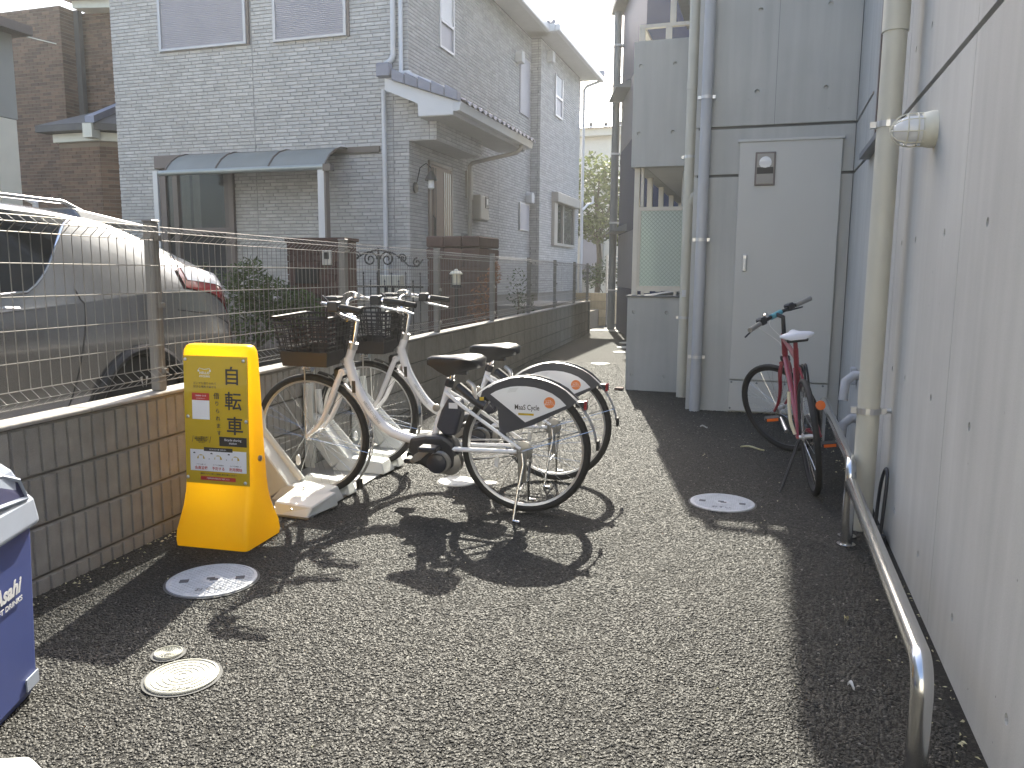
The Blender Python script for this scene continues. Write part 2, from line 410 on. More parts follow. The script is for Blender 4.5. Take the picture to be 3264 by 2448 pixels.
gravel('gravel', [(-2.55,.95),(.55,.95),(.58,3.6),(-2.72,3.6)], 16500, .0069, 3)
gravel('gravel', [(-2.72,3.602),(.58,3.602),(.6,6.2),(-2.9,6.2)], 14000, .0073, 5)
gravel('gravel', [(-2.9,6.202),(.6,6.202),(.6,7.4),(-1.2,8.4),(-1.4,8.6),(-2.0,11.0),(-3.2,11.0)], 6800, .0090, 9)

# ------------------------------------------------------------------ left boundary: block wall
FA = R(4.0); FD = Vector((-math.sin(FA), math.cos(FA), 0)); FN = Vector((math.cos(FA), math.sin(FA), 0)); F0 = Vector((-2.69, 3.03, 0))
FM = Matrix((FN, FD, Vector((0,0,1)))).transposed().to_4x4(); FM.translation = F0     # local x = out towards the path, y = along, z = up
wall = thing('block_wall', 'low grey concrete block wall along the paving under the wire fence', 'wall', tuple(F0), FA)
S0, S1 = -2.9, 13.78
mb = MB().box(-.11, -.012, S0, S1, -.05, .668); mb.obj('mortar_core', MT['mortar'], wall)
def rib_block(L_, h, ribs):
    m = MB(); m.box(-.015, -.008, 0, L_, 0, h)
    n = ribs; w = L_ / n
    for i in range(n):
        a, b = i*w + .0035, (i+1)*w - .0035
        e = .004
        m.add([(-.010,a,.003),(-.010,b,.003),(-.010,b,h-.003),(-.010,a,h-.003),(0,a+e,.003+e),(0,b-e,.003+e),(0,b-e,h-.003-e),(0,a+e,h-.003-e)],
              [(4,5,6,7),(0,1,5,4),(1,2,6,5),(2,3,7,6),(3,0,4,7)])
    return m
BL = .398; courses = [(-.128,.19),(.072,.19),(.272,.19),(.472,.19)]
src_r = None; src_p = None
for ci, (z, h) in enumerate(courses):
    n = int((S1 - S0) / .4)
    for k in range(n):
        s = S0 + k*.4 + .001
        if s + .3 < -1.6: 
            if s < -2.2: continue
        dz = (z, h)
        ribbed = s < 2.75
        if ribbed:
            if src_r is None:
                src_r = rib_block(BL, h, 6).obj('block', MT['block_rib'], wall, fix=True); src_r.location = (0, s, z); continue
            inst(src_r, 'block', wall, (random.uniform(-.0015,.0015), s, z))
        else:
            if src_p is None:
                src_p = MB().box(-.02, 0, 0.003, BL-.003, 0, h).obj('block', MT['block_plain'], wall, bevel=.004); src_p.location = (0, s, z); continue
            inst(src_p, 'block', wall, (random.uniform(-.002,.002), s, z))
cp = MB()
for k in range(int((S1-S0)/.8)+1):
    a = S0 + k*.8; b = min(a+.796, S1)
    o = MB().box(-.125, .006, a, b, .668, .684).obj('cap_strip', MT['cap'], wall, bevel=.004)
# far end face
MB().box(-.108, -.001, S1-.001, S1+.02, 0, .667).obj('end_block', MT['block_plain'], wall)

# ------------------------------------------------------------------ wire mesh fence on the wall
fence = thing('wire_fence', 'brown-grey welded wire mesh fence standing on the block wall', 'fence', tuple(F0), FA)
posts = [-2.0 + 2.0*i for i in range(0, 8)]
hz = [1.452, 1.425, 1.390, 1.275, 1.150, 1.025, .905, .800, .765, .735]
prof = [(-.02,1.452),(.022,1.425),(-.02,1.390),(-.02,1.275),(-.02,1.15),(-.02,1.025),(-.02,.905),(-.02,.80),(.022,.765),(-.02,.735)]
pz = dict((z, x) for x, z in prof)
src = None
for s in posts:
    if s > S1: continue
    m = MB().box(-.085, -.033, s-.026, s+.026, .684, 1.475)
    if src is None:
        src = m.obj('post', MT['fence_post'], fence, bevel=.006); src.location = (0,0,0)
        base_s = s
        cap = MB().box(-.088, -.030, s-.029, s+.029, 1.475, 1.485).obj('post_cap', MT['fence_post'], src, bevel=.004)
    else:
        p = inst(src, 'post', fence, (0, s-base_s, 0)); inst(cap, 'post_cap', p)
end_s = 13.7
p = inst(src, 'post', fence, (0, end_s-base_s, 0)); inst(cap, 'post_cap', p)
pp = posts + [end_s]; pp = sorted(set(pp))
pp = [-4.0] + pp
for a, b in zip(pp[:-1], pp[1:]):
    far = a > 5.5
    m = MB()
    for x, z in prof:
        m.tube([(x, a+.01, z), (x, b-.01, z)], .0024, 5 if not far else 4)
    n = int(round((b-a)/.05))
    for k in range(n):
        s = a + (k+.5)*(b-a)/n
        m.tube([(x+.0045, s, z) for x, z in prof], .0018, 5 if not far else 3, cap=False)
    m.obj('mesh_panel', MT['fence_wire'], fence, smooth=60)
for s in posts:
    for z in (1.40, 1.09, .78):
        MB().box(-.034, -.012, s-.013, s+.013, z-.012, z+.012).obj('clip', MT['fence_wire'], fence)

# ------------------------------------------------------------------ far tan block wall with beige rail fence (beyond the corner)
tw = thing('block_wall', 'tan block wall at the far end of the path below a beige rail fence', 'wall', (-3.75, 19.3, 0), R(-4))
MB().box(-.12, -.015, 0, 6.4, -.05, .80).obj('mortar_core', MT['mortar'], tw)
MB().box(-.6, 0, -.15, -.03, -.05, .80).obj('mortar_core', MT['mortar'], tw)
s_ = None
for c in range(4):
    for k in range(16):
        if s_ is None: s_ = MB().box(-.02, 0, .003, .395, 0, .194).obj('block', MT['block_tan'], tw, bevel=.004); continue
        inst(s_, 'block', tw, (random.uniform(-.002,.002), k*.4, c*.2))
for c in range(4):
    for k in range(2): inst(s_, 'block', tw, (-.012-k*.4, -.151, c*.2), (0,0,R(90)))
tf = thing('rail_fence', 'beige rail fence on the tan block wall at the far end', 'fence', (-3.75, 19.3, .80), R(-4))
for k in range(5): MB().box(-.08, -.03, k*1.5, k*1.5+.05, 0, .93).obj('post', MT['cream_metal'], tf)
for z in (.08,.14,.30,.47,.64,.80,.90): MB().box(-.055, -.04, -.05, 6.3, z-.013, z+.013).obj('rail', MT['cream_metal'], tf)
# ------------------------------------------------------------------ concrete apartment building on the right
bld = thing('concrete_building', 'fair-faced grey concrete apartment building along the right of the paving', 'building', (0.6, 7.45, 0))
def pane_with_holes(m, O, U, Vv, w, h, holes, r=.015, dep=.02, n=10):
    """front face of a panel (origin O, axes U,V) with round cone holes; cells split between holes"""
    Nn = U.cross(Vv)
    us = sorted(set([round(x,4) for x,_ in holes])); vs_ = sorted(set([round(z,4) for _,z in holes]))
    def cuts(c, mx): return [0] + [(c[i]+c[i+1])/2 for i in range(len(c)-1)] + [mx]
    if not holes:
        m.add([O, O+U*w, O+U*w+Vv*h, O+Vv*h], [(0,1,2,3)]); return
    cu, cv = cuts(us, w), cuts(vs_, h); hs = set((round(a,4), round(b,4)) for a, b in holes)
    for i, a in enumerate(us):
        for j, b in enumerate(vs_):
            c = [(cu[i],cv[j]),(cu[i+1],cv[j]),(cu[i+1],cv[j+1]),(cu[i],cv[j+1])]
            P = [O+U*x+Vv*y for x, y in c]
            if (a,b) not in hs: m.add(P, [(0,1,2,3)]); continue
            k = 4*3; ring = []
            for q in range(k):
                t = 2*math.pi*(q-1.5)/k + math.pi*1.5 - math.pi/2 + math.pi/2*0
                t = math.radians(225) + 2*math.pi*q/k
                ring.append(O + U*(a + r*math.cos(t)) + Vv*(b + r*math.sin(t)))
            ring2 = [O + U*(a + .8*r*math.cos(math.radians(225)+2*math.pi*q/k)) + Vv*(b + .8*r*math.sin(math.radians(225)+2*math.pi*q/k)) - Nn*dep for q in range(k)]
            vs2 = P + ring + ring2; fs = []
            for sd_ in range(4):
                q0 = sd_*3; arc = [4 + (q0+t) % k for t in range(4)]
                fs.append((sd_, (sd_+1) % 4) + tuple(reversed(arc)))
            for q in range(k): fs.append((4+q, 4+(q+1)%k, 4+k+(q+1)%k, 4+k+q))
            fs.append(tuple(4+k+q for q in range(k)))
            m.add(vs2, fs)
def cpanel(O, U, Vv, w, h, holes, thick=.022, name='concrete_panel', r=.015):
    m = MB(bld); U = Vector(U); Vv = Vector(Vv); O = Vector(O); Nn = U.cross(Vv)
    pane_with_holes(m, O, U, Vv, w, h, holes, r)
    P = [O, O+U*w, O+U*w+Vv*h, O+Vv*h]; Q = [p - Nn*thick for p in P]
    m.add(P + Q, [(0,4,5,1),(1,5,6,2),(2,6,7,3),(3,7,4,0)])
    return m.obj(name, MT['concrete'], bld, fix=False)
# side wall (faces -X): x=.6 for y<4.4, drifting to .64 at the inner corner
def wx(y): return .6 if y < 4.42 else .6 + .04*(y-4.42)/3.03
def gz(y): return 2.045 if y < 4.42 else 2.045 + .08*(y-4.42)/3.03
MB(bld).box(.632, .95, -6, 4.42, -.05, 7.6).obj('wall_core', MT['concrete_dark'], bld)
MB(bld).box(.664, .95, 4.42, 7.8, -.05, 7.6).obj('wall_core', MT['concrete_dark'], bld)
ys = [-5.62,-3.82,-2.02,-.22,1.78,3.0,4.418]
hz_y = [y for y in (-1.0,-.4,.2,.8,1.43,2.03-.1,2.23,2.66,3.26,3.86)]
hz_y = [2.66+.6*k for k in range(-12, 3)] + [4.24]
def wall_panel(y0, y1, z0, z1, rows, z0b=None, z1b=None):
    hol = [(y1-y, z) for y in hz_y for z in rows if y0+.05 < y < y1-.05 and z0+.04 < z < z1-.04]
    return cpanel((.6, y1, z0), (0,-1,0), (0,0,1), y1-y0, z1-z0, [(a, z-z0) for a, z in hol])
for y0, y1 in zip(ys[:-1], ys[1:]):
    wall_panel(y0+.002, y1-.002, -.03, 2.032, (.19,.80,1.41))
    wall_panel(y0+.002, y1-.002, 2.058, 7.5, (2.30,2.91,3.5,4.1))
# slanted remainder up to the inner corner, with the window recess
def qpanel(pts, name='concrete_panel', t=.02):
    m = MB(bld); P = [Vector(p) for p in pts]; Q = [p + Vector((t,0,0)) for p in P]
    m.add(P+Q, [(0,1,2,3),(0,4,5,1),(1,5,6,2),(2,6,7,3),(3,7,4,0)]); return m.obj(name, MT['concrete'], bld)
def q(y0, y1, za0, za1, zb0, zb1): return qpanel([(wx(y1),y1,zb0),(wx(y0),y0,za0),(wx(y0),y0,za1),(wx(y1),y1,zb1)])
Ya, Yb, Yc = 4.425, 5.60, 5.86
q(Ya, 5.22, -.03, gz(Ya)-.013, -.03, gz(5.22)-.013); q(5.224, 7.44, -.03, gz(5.224)-.013, -.03, gz(7.44)-.013)
q(5.90, 7.44, gz(5.90)+.013, gz(5.90)+.40, gz(7.44)+.013, gz(7.44)+.40)
q(5.90, 7.44, gz(5.90)+.426, 7.5, gz(7.44)+.426, 7.5)
q(4.425, 4.72, gz(4.425)+.013, 7.5, gz(4.72)+.013, 7.5)
q(4.72, 5.90, 3.75, 7.5, 3.75, 7.5)
# window in the side wall: frame, glass, sill
wd = MB(bld).box(.60, .628, 5.60, 5.897, 2.10, 3.745).obj('window_reveal', MT['concrete'], bld)
MB(bld).box(.585, .628, 5.555, 5.60, 2.10, 3.745).obj('window_frame', MT['window_frame'], bld)
MB(bld).box(.612, .620, 4.725, 5.555, 2.10, 3.745).obj('window_pane', MT['window_glass'], bld)
MB(bld).box(.555, .628, 4.73, 6.12, 2.055, 2.092).obj('window_sill', MT['pipe_dark'], bld)
# facade across the end of the paving (faces -Y), y = 7.45
MB(bld).box(-.69, .66, 7.475, 8.6, -.05, 7.6).obj('wall_core', MT['concrete_dark'], bld)
fh = lambda z0, rows: [(x+.69, z-z0) for x in (-.18, .38) for z in rows]
cpanel((-.69,7.45,-.03), (1,0,0), (0,0,1), 1.325, 2.147, [])
cpanel((-.69,7.45,2.143), (1,0,0), (0,0,1), 1.325, .388, [])
cpanel((-.69,7.45,2.557), (1,0,0), (0,0,1), .665, 4.9, [(.51,.28),(.51,.955),(.51,1.63)], r=.02)
cpanel((-.022,7.45,2.557), (1,0,0), (0,0,1), .657, 4.9, [(.402,.28),(.402,.955),(.402,1.63)], r=.02)
# return of the facade towards the balconies
MB(bld).box(-.69, -.668, 7.474, 8.6, -.03, 7.5).obj('concrete_panel', MT['concrete'], bld)
# ground-floor screen wall and balcony parapets (y = 8.5)
def parapet(z0, z1, rows, y=8.5):
    cpanel((-1.44,y,z0), (1,0,0), (0,0,1), .75, z1-z0, [(x+1.44, z-z0) for x in (-1.38+.01,-1.02) for z in rows], thick=.15, r=.02)
    MB(bld).box(-1.438, -1.30, y+.15, 13.4, z0+.002, z1-.002).obj('side_parapet', MT['concrete'], bld)
parapet(-.03, 1.01, (.17,.85))
MB(bld).box(-1.455, -.68, 8.485, 8.70, 1.01, 1.03).obj('coping', MT['concrete_dark'], bld, bevel=.004)
parapet(2.37, 3.63, (2.71,3.385))
MB(bld).box(-1.30, -.60, 8.66, 13.4, 2.375, 2.52).obj('balcony_slab', MT['soffit'], bld)
parapet(5.12, 6.40, (5.4,6.0))
MB(bld).box(-1.30, -.60, 8.66, 13.4, 5.125, 6.41).obj('balcony_slab', MT['soffit'], bld)
MB(bld).box(-1.44, 3.5, 8.52, 13.4, 6.42, 10.5).obj('upper_floors', MT['concrete'], bld)
MB(bld).box(.66, 3.5, 7.8, 13.3, -.05, 6.4).obj('wall_core', MT['concrete_dark'], bld)
MB(bld).box(-.60, .655, 8.6, 13.3, -.05, 6.4).obj('back_wall', MT['concrete'], bld)
# balcony railing above first parapet
MB(bld).box(-1.40, -.70, 8.54, 8.59, 3.765, 3.80).obj('railing', MT['cream_metal'], bld)
for x in (-1.37, -1.10): MB(bld).box(x-.03, x+.03, 8.545, 8.585, 3.63, 3.765).obj('railing_post', MT['cream_metal'], bld)
MB(bld).box(-1.395, -1.345, 8.56, 13.3, 3.765, 3.80).obj('railing', MT['cream_metal'], bld)
MB(bld).box(-1.10, -1.04, 8.62, 8.66, 3.8, 5.12).obj('balcony_post', MT['cream_metal'], bld)
# cream post frame with textured glass between screen wall and slab
MB(bld).box(-1.415, -1.36, 8.585, 8.64, 1.03, 2.37).obj('screen_post', MT['cream_metal'], bld)
MB(bld).box(-1.345, -1.315, 8.59, 8.63, 1.97, 2.37).obj('screen_post', MT['cream_metal'], bld)
for y in (9.5, 10.5, 11.6, 12.8):
    MB(bld).box(-1.41, -1.35, y-.03, y+.03, 1.03, 2.37).obj('screen_post', MT['cream_metal'], bld)
MB(bld).box(-1.36, -.70, 8.595, 8.625, 1.925, 1.965).obj('screen_rail', MT['cream_metal'], bld)
MB(bld).box(-1.36, -.70, 8.595, 8.625, 1.075, 1.13).obj('screen_rail', MT['cream_metal'], bld)
MB(bld).box(-1.36, -1.335, 8.595, 8.625, 1.13, 1.925).obj('screen_rail', MT['cream_metal'], bld)
for x in (-1.30, -.95): MB(bld).box(x-.015, x+.015, 8.6, 8.62, 1.03, 1.075).obj('screen_foot', MT['cream_metal'], bld)
def diamond():
    m = bpy.data.materials.new('diamond_glass'); m.use_nodes = True; N = m.node_tree.nodes; L = m.node_tree.links
    b = N['Principled BSDF']; b.inputs['Base Color'].default_value = (.66,.74,.68,1); b.inputs['Roughness'].default_value = .3
    b.inputs['Transmission Weight'].default_value = .35; b.inputs['IOR'].default_value = 1.3
    return m
MT['diamond_glass'] = diamond()
mg = MB(bld); st = .028; x0, x1, z0, z1 = -1.335, -.70, 1.13, 1.925
nx, nz_ = int((x1-x0)/st), int((z1-z0)/st)
P = []
for j in range(nz_*2+1):
    row = []
    for i in range(nx*2+1):
        a, b2 = (i+j) % 4, (i-j) % 4
        d = 0.0
        row.append((x0+(x1-x0)*i/(nx*2), 8.606 - d, z0+(z1-z0)*j/(nz_*2)))
    P.append(row)
mg.grid(P); P2 = [[(p[0], 8.614, p[2]) for p in r] for r in P]; mg.grid(P2)
sg_ = mg.obj('screen_glass', MT['diamond_glass'], bld)
lt_ = MB(bld); pd = .044; W_, H_ = x1-x0, z1-z0; k = -int(H_/pd)-1
while k*pd < W_:
    for sg2 in (1, -1):
        u0 = k*pd; a = max(0, -u0); b2 = min(H_, W_-u0)
        if b2 - a > .01:
            A = (u0+a, a if sg2 > 0 else H_-a); B = (u0+b2, b2 if sg2 > 0 else H_-b2)
            lt_.tube([(x0+A[0],8.600,z0+A[1]),(x0+B[0],8.600,z0+B[1])], .0022, 4)
    k += 1
lt_.obj('glass_ribs', MT['frosted'], sg_)
MB(bld).box(-.95, -.66, 8.9, 8.96, 1.05, 2.36).obj('inner_panel', MT['pipe_gray'], bld)
# grey steel service door
MB(bld).box(-.30, .54, 7.40, 7.448, .31, 2.405).obj('service_door', MT['door_grey'], bld, bevel=.004)
MB(bld).box(-.315, .552, 7.39, 7.448, 2.405, 2.43).obj('door_hood', MT['door_grey'], bld, bevel=.003)
MB(bld).box(-.30, .54, 7.405, 7.448, .02, .300).obj('door_kick_panel', MT['door_grey'], bld, bevel=.003)
for x in (-.28, -.06, .18, .50):
    MB(bld).cyl((x,7.405,.285),(x,7.399,.285),.010,8).obj('screw', MT['pipe_dark'], bld)
for x in (-.285, .52): MB(bld).cyl((x,7.405,.045),(x,7.399,.045),.010,8).obj('screw', MT['pipe_dark'], bld)
dw = MB(bld).box(-.165, .005, 7.385, 7.401, 2.03, 2.315).obj('door_window', MT['window_frame'], bld, bevel=.003)
MB(bld).box(-.150, -.010, 7.380, 7.386, 2.045, 2.30).obj('pane', MT['meter'], dw)
MB(bld).lathe([(.0,-.006),(.045,-.004),(.052,0)], (-.08,7.380,2.225), 'y', 16).obj('meter_dial', MT['lamp_glass'], dw)
MB(bld).box(-.148, -.012, 7.376, 7.381, 2.13, 2.185).obj('meter_band', MT['black_metal'], dw)
MB(bld).box(-.13, -.03, 7.374, 7.381, 2.205, 2.235).obj('meter_label', MT['paper'], dw)
MB(bld).box(-.135, -.025, 7.374, 7.381, 2.055, 2.12).obj('meter_body', MT['meter'], dw)
hd = MB(bld).box(-.235, -.195, 7.378, 7.401, 1.285, 1.435).obj('door_handle', MT['alu'], bld, bevel=.008, seg=2)
MB(bld).box(-.225, -.205, 7.372, 7.379, 1.305, 1.40).obj('pull', MT['white_plastic'], hd, bevel=.003)
# pipes
def pipe(name, mat, x, y, r, z0, z1, clamps=(), par=bld, cw=.10):
    o = MB(bld).tube([(x,y,z0),(x,y,z1)], r, 20).obj(name, MT[mat], par, smooth=50)
    for z in clamps:
        c = MB(bld).lathe([(r+.001,-.014),(r+.005,-.014),(r+.005,.014),(r+.001,.014)], (x,y,z), 'z', 20, closed=True)
        c.box(x-r-.028, x-r+.004, y-.012, y+.02, z-.014, z+.014); c.box(x+r-.004, x+r+.028, y-.012, y+.02, z-.014, z+.014)
        c.obj('pipe_clamp', MT['alu'], o)
    return o
pipe('downpipe', 'pipe_gray', -.60, 7.385, .047, 0, 7.4, (.505, 1.565, 2.80, 4.2))
pb = pipe('downpipe', 'pipe_beige', -.80, 8.20, .058, 0, 7.4, (.82, 2.41, 4.4))
MB(bld).tube([(-.80,8.20,3.05),(-.80,8.20,3.13)], .063, 20).obj('pipe_sleeve', MT['pipe_beige'], pb, smooth=50)
MB(bld).tube([(-.80,8.20,1.80),(-.79,8.195,1.95),(-.755,8.18,2.02),(-.69,8.16,2.05)], .05, 14).obj('pipe_branch', MT['pipe_beige'], pb, smooth=50)
lb = MB(bld).box(-.83, -.79, 8.134, 8.144, 1.03, 1.10).obj('pipe_sticker', MT['paper'], pb)
bp_ = pipe('downpipe', 'pipe_beige', .495, 4.15, .052, 0, 2.40, (.60, 1.95))
MB(bld).tube([(.495,4.15,2.36),(.495,4.15,2.44),(.495,4.15,3.4)], .058, 20).obj('pipe_sleeve', MT['pipe_beige'], bp_, smooth=50)
MB(bld).tube([(.495,4.15,2.60),(.53,4.12,2.585),(.62,4.08,2.58)], .056, 18).obj('pipe_branch', MT['pipe_beige'], bp_, smooth=50)
MB(bld).tube([(.54,4.17,.60),(.60,4.17,.60)], .012, 8).obj('pipe_bracket', MT['alu'], bp_)
# white conduit elbows low on the side wall behind the big pipe
for z in (.62, .34): MB(bld).tube([(.61,5.45,z),(.55,5.45,z),(.50,5.42,z-.04),(.49,5.40,z-.16)], .030, 12).obj('conduit_elbow', MT['pipe_gray'], bld, smooth=50)
MB(bld).box(.575,.612,5.9,5.98,.50,.62).obj('outlet_box', MT['pipe_gray'], bld, bevel=.006)
# bulkhead wall lamp
lp = MB(bld).lathe([(0,-.0),(.072,0),(.072,-.018),(.066,-.045),(.060,-.05)], (.60,3.60,1.832), 'x', 28).obj('wall_lamp', MT['cream_trim'], bld, smooth=40)
MB(bld).lathe([(.0555,-.045),(.0555,-.085),(.053,-.105),(.046,-.125),(.034,-.142),(.018,-.152),(0,-.155)], (.60,3.60,1.832), 'x', 24).obj('lamp_globe', MT['lamp_glass'], lp, smooth=60)
cg = MB(bld)
for k in range(4):
    t = math.pi*k/4 + .2
    pts = []
    for r_, h_ in ((.064,-.03),(.064,-.09),(.060,-.115),(.050,-.138),(.030,-.156),(0,-.164)): pts.append((.60+h_, 3.60+r_*math.cos(t), 1.832+r_*math.sin(t)))
    for r_, h_ in ((.030,-.156),(.050,-.138),(.060,-.115),(.064,-.09),(.064,-.03)): pts.append((.60+h_, 3.60-r_*math.cos(t), 1.832-r_*math.sin(t)))
    cg.tube(pts, .0026, 6)
for h_, r_ in ((-.068,.064),(-.105,.062)):
    cg.tube([(.60+h_, 3.60+r_*math.cos(2*math.pi*i/28), 1.832+r_*math.sin(2*math.pi*i/28)) for i in range(28)], .0028, 6, closed=True)
cg.obj('lamp_guard', MT['cream_trim'], lp, smooth=60)

# ------------------------------------------------------------------ stainless bump rails along the side wall
def bump_rail(y0, y1, x, h, label):
    t = thing('guard_rail', label, 'rail', (x, (y0+y1)/2, 0), 0, 'stainless guard rails along the concrete wall')
    m = MB(t); r = .075
    pts = [(x, y0, -.02), (x, y0, h-r)]
    for k in range(1, 7):
        a = math.pi/2*k/6; pts.append((x, y0+r-r*math.cos(a), h-r+r*math.sin(a)))
    for k in range(0, 7):
        a = math.pi/2*k/6; pts.append((x, y1-r+r*math.sin(a), h-r+r*math.cos(a)))
    pts.append((x, y1, -.02))
    m.tube(pts, .0265, 18).obj('rail_tube', MT['steel'], t, smooth=50)
    for y in (y0, y1): MB(t).lathe([(.027,0),(.042,0),(.042,.006),(.027,.008)], (x,y,.004), 'z', 18, closed=True).obj('floor_flange', MT['steel'], t)
    return t
bump_rail(2.02, 3.86, .405, .315, 'polished stainless guard rail bolted beside the concrete wall before the beige pipe')
bump_rail(3.99, 6.10, .42, .36, 'stainless guard rail behind the maroon bicycle along the concrete wall')

# ------------------------------------------------------------------ navy and grey house past the balconies
nv = thing('navy_house', 'navy and grey banded house wall with a corner downpipe past the balconies', 'house', (-3.29, 17.94, 0), R(-163.2)+math.pi)
# local: y axis runs from the far pipe corner back along the visible wall
d = Vector((.56,-1.86,0)).normalized(); n_ = Vector((-d.y*-1, 0, 0))
nv.rotation_euler = (0,0,math.atan2(d.y, d.x)); ROOTM[nv.name] = Matrix.LocRotScale(Vector((-3.29,17.94,0)), nv.rotation_euler, None)
bands = [(-.03,.97,'navy_siding'),(.97,2.12,'grey_siding'),(2.12,3.92,'navy_siding'),(3.92,5.15,'grey_siding'),(5.15,6.9,'navy_siding')]
for z0, z1, mt in bands: MB().box(0, 3.6, 0, 3.0, z0+.004, z1-.004).obj('wall_band', MT[mt], nv)
MB().box(-.2, 3.7, -.25, 3.2, 6.9, 7.05).obj('roof_edge', MT['roof_dark'], nv)
MB().hexa([(.15,-.30,2.14),(1.6,-.30,2.14),(1.6,-.002,2.14),(.15,-.002,2.14)], [(.15,-.30,2.17),(1.6,-.30,2.17),(1.6,-.002,2.30),(.15,-.002,2.30)]).obj('ledge', MT['pipe_dark'], nv)
MB().hexa([(.15,-.30,4.98),(1.6,-.30,4.98),(1.6,-.002,4.98),(.15,-.002,4.98)], [(.15,-.30,5.01),(1.6,-.30,5.01),(1.6,-.002,5.14),(.15,-.002,5.14)]).obj('ledge', MT['pipe_dark'], nv)
np_ = MB().tube([(.02,-.12,0),(.02,-.12,6.9)], .085, 14).obj('downpipe', MT['pipe_dark'], nv, smooth=50)
for z in (.9,2.4,3.9,5.2,6.2): MB().box(-.07,.11,-.21,.0,z-.02,z+.02).obj('pipe_clamp', MT['alu'], np_)
# ------------------------------------------------------------------ yard behind the block wall
MB().add([(-30,-8,.004),(-3.0,-8,.004),(-2.75,3,.004),(-3.3,7.4,.004),(-30,7.4,.004)], [(0,1,2,3,4)]).obj('parking_lot', MT['lot_concrete'], kind='structure')
MB().prism([(-13.5,7.4),(-3.16,7.4),(-3.85,17.2),(-4.2,24.5),(-13.5,24.5)], -.02, .40).obj('yard', MT['soil'], kind='structure')
MB().prism([(-11.0,6.9),(-3.12,6.9),(-3.16,7.39),(-11.0,7.39)], -.02, .20).obj('yard_step', MT['lot_concrete'], kind='structure')

# ------------------------------------------------------------------ white brick-tile house
house = thing('white_brick_house', 'two-storey house clad in white brick tiles with a small tiled porch roof', 'house', (-8.6, 17.6, .40))
GZ = .40
mort = MT['brick_mortar']
XF0, XF1, YF, XS, YB, XB, YE, ZE = -11.64, -5.70, 12.10, -5.70, 19.02, -5.46, 23.2, 6.86
def wallbox(x0,x1,y0,y1,z0,z1,name='wall'): return MB(house).box(x0,x1,y0,y1,z0,z1).obj(name, mort, house)
wallbox(XF0, XF1-.012, YF+.012, 23.1, .78, ZE)
wallbox(-6.5, XB-.012, YB+.012, YE, .78, ZE)
MB(house).box(XF0+.03, XF1-.03, YF+.03, 23.08, .2, .78).obj('foundation', MT['foundation'], house)
MB(house).box(-6.4, XB-.03, YB+.03, YE-.03, .2, .78).obj('foundation', MT['foundation'], house)
PZ, BH, BLN, BG, BT = .0593, .0500, .2400, .0045, .012
brick_parts = []
def brick_face(origin, U, Nn, length, z0, z1, openings=(), gaps=(), parts_box=None, stuff=None, far=False):
    """running-bond tiles on a wall; origin at u=0; openings in (u0,u1,z0,z1)"""
    origin = Vector(origin); U = Vector(U); Nn = Vector(Nn)
    rows = int((z1-z0)/PZ)
    for r_ in range(rows):
        za = z0 + r_*PZ; zb = za + BH; zc = (za+zb)/2
        iv = [(0.0, length)]
        cutters = [(a, b) for a, b, c, d in openings if c < zc < d] + [(g_-.005, g_+.005) for g_ in gaps]
        for a, b in cutters:
            nv_ = []
            for p, q_ in iv:
                if b <= p or a >= q_: nv_.append((p, q_)); continue
                if a > p: nv_.append((p, a))
                if b < q_: nv_.append((b, q_))
            iv = nv_
        off = (r_ * .37 % 1.0) * BLN + random.choice((0, .06, .12))*.5
        k0 = -1
        u = -off
        while u < length:
            a0, b0 = u + BG/2, u + BLN - BG/2
            for p, q_ in iv:
                a, b = max(a0, p), min(b0, q_)
                if b - a < .02: continue
                full = abs((b-a) - (BLN-BG)) < .001
                if parts_box and full and len(brick_parts) < 300 and parts_box[0] < a < parts_box[1] and parts_box[2] < za < parts_box[3]:
                    brick_parts.append((origin + U*a, za, U, Nn)); continue
                e = .003; P = []
                for uu, zz, nn in ((a,za,0),(b,za,0),(b,zb,0),(a,zb,0),(a+e,za+e,BT),(b-e,za+e,BT),(b-e,zb-e,BT),(a+e,zb-e,BT)):
                    w = origin + U*uu + Nn*(nn-BT); P.append((w.x, w.y, zz))
                stuff.add(P, [(4,5,6,7),(0,1,5,4),(1,2,6,5),(2,3,7,6),(3,0,4,7)])
            u += BLN
fo = lambda x: x - XF0
st_b = MB(house)
open_front = [(fo(-10.56), fo(-8.66), 5.10, 6.9), (fo(-8.20), fo(-6.75), 5.08, 6.9), (fo(-10.70), fo(-9.10), 1.0, 3.32), (fo(-10.70), fo(-6.25), 3.20, 3.33)]
brick_face((XF0,YF,0), (1,0,0), (0,-1,0), XF1-XF0, .78, ZE, open_front, (fo(-8.64),fo(-5.98)), (fo(-8.3), fo(-6.2), 3.40, 4.98), st_b)
# side wall and bay
so_ = lambda y: y - YF
open_side = [(so_(13.36), so_(14.02), 5.18, 6.4), (so_(18.05), so_(18.85), 4.94, 6.25), (so_(12.86), so_(13.88), .7, 3.16), (so_(18.06), so_(18.83), 2.27, 2.93), (so_(14.4), so_(14.95), .7, 2.0)]
brick_face((XS,YF,0), (0,1,0), (1,0,0), YB-YF, .78, ZE, open_side, (so_(14.7),so_(16.6)), None, st_b)
brick_face((XS,YB,0), (1,0,0), (0,-1,0), XB-XS, .78, ZE, (), (.16,), None, st_b)
brick_face((XB,YB,0), (0,1,0), (1,0,0), YE-YB, .78, ZE, [(1.28,2.05,5.28,6.32),(1.15,3.62,2.0,3.38)], (2.3,), None, st_b)
ob = st_b.obj('brick_tiles', MT['brick_white'], house, fix=False, kind='stuff')
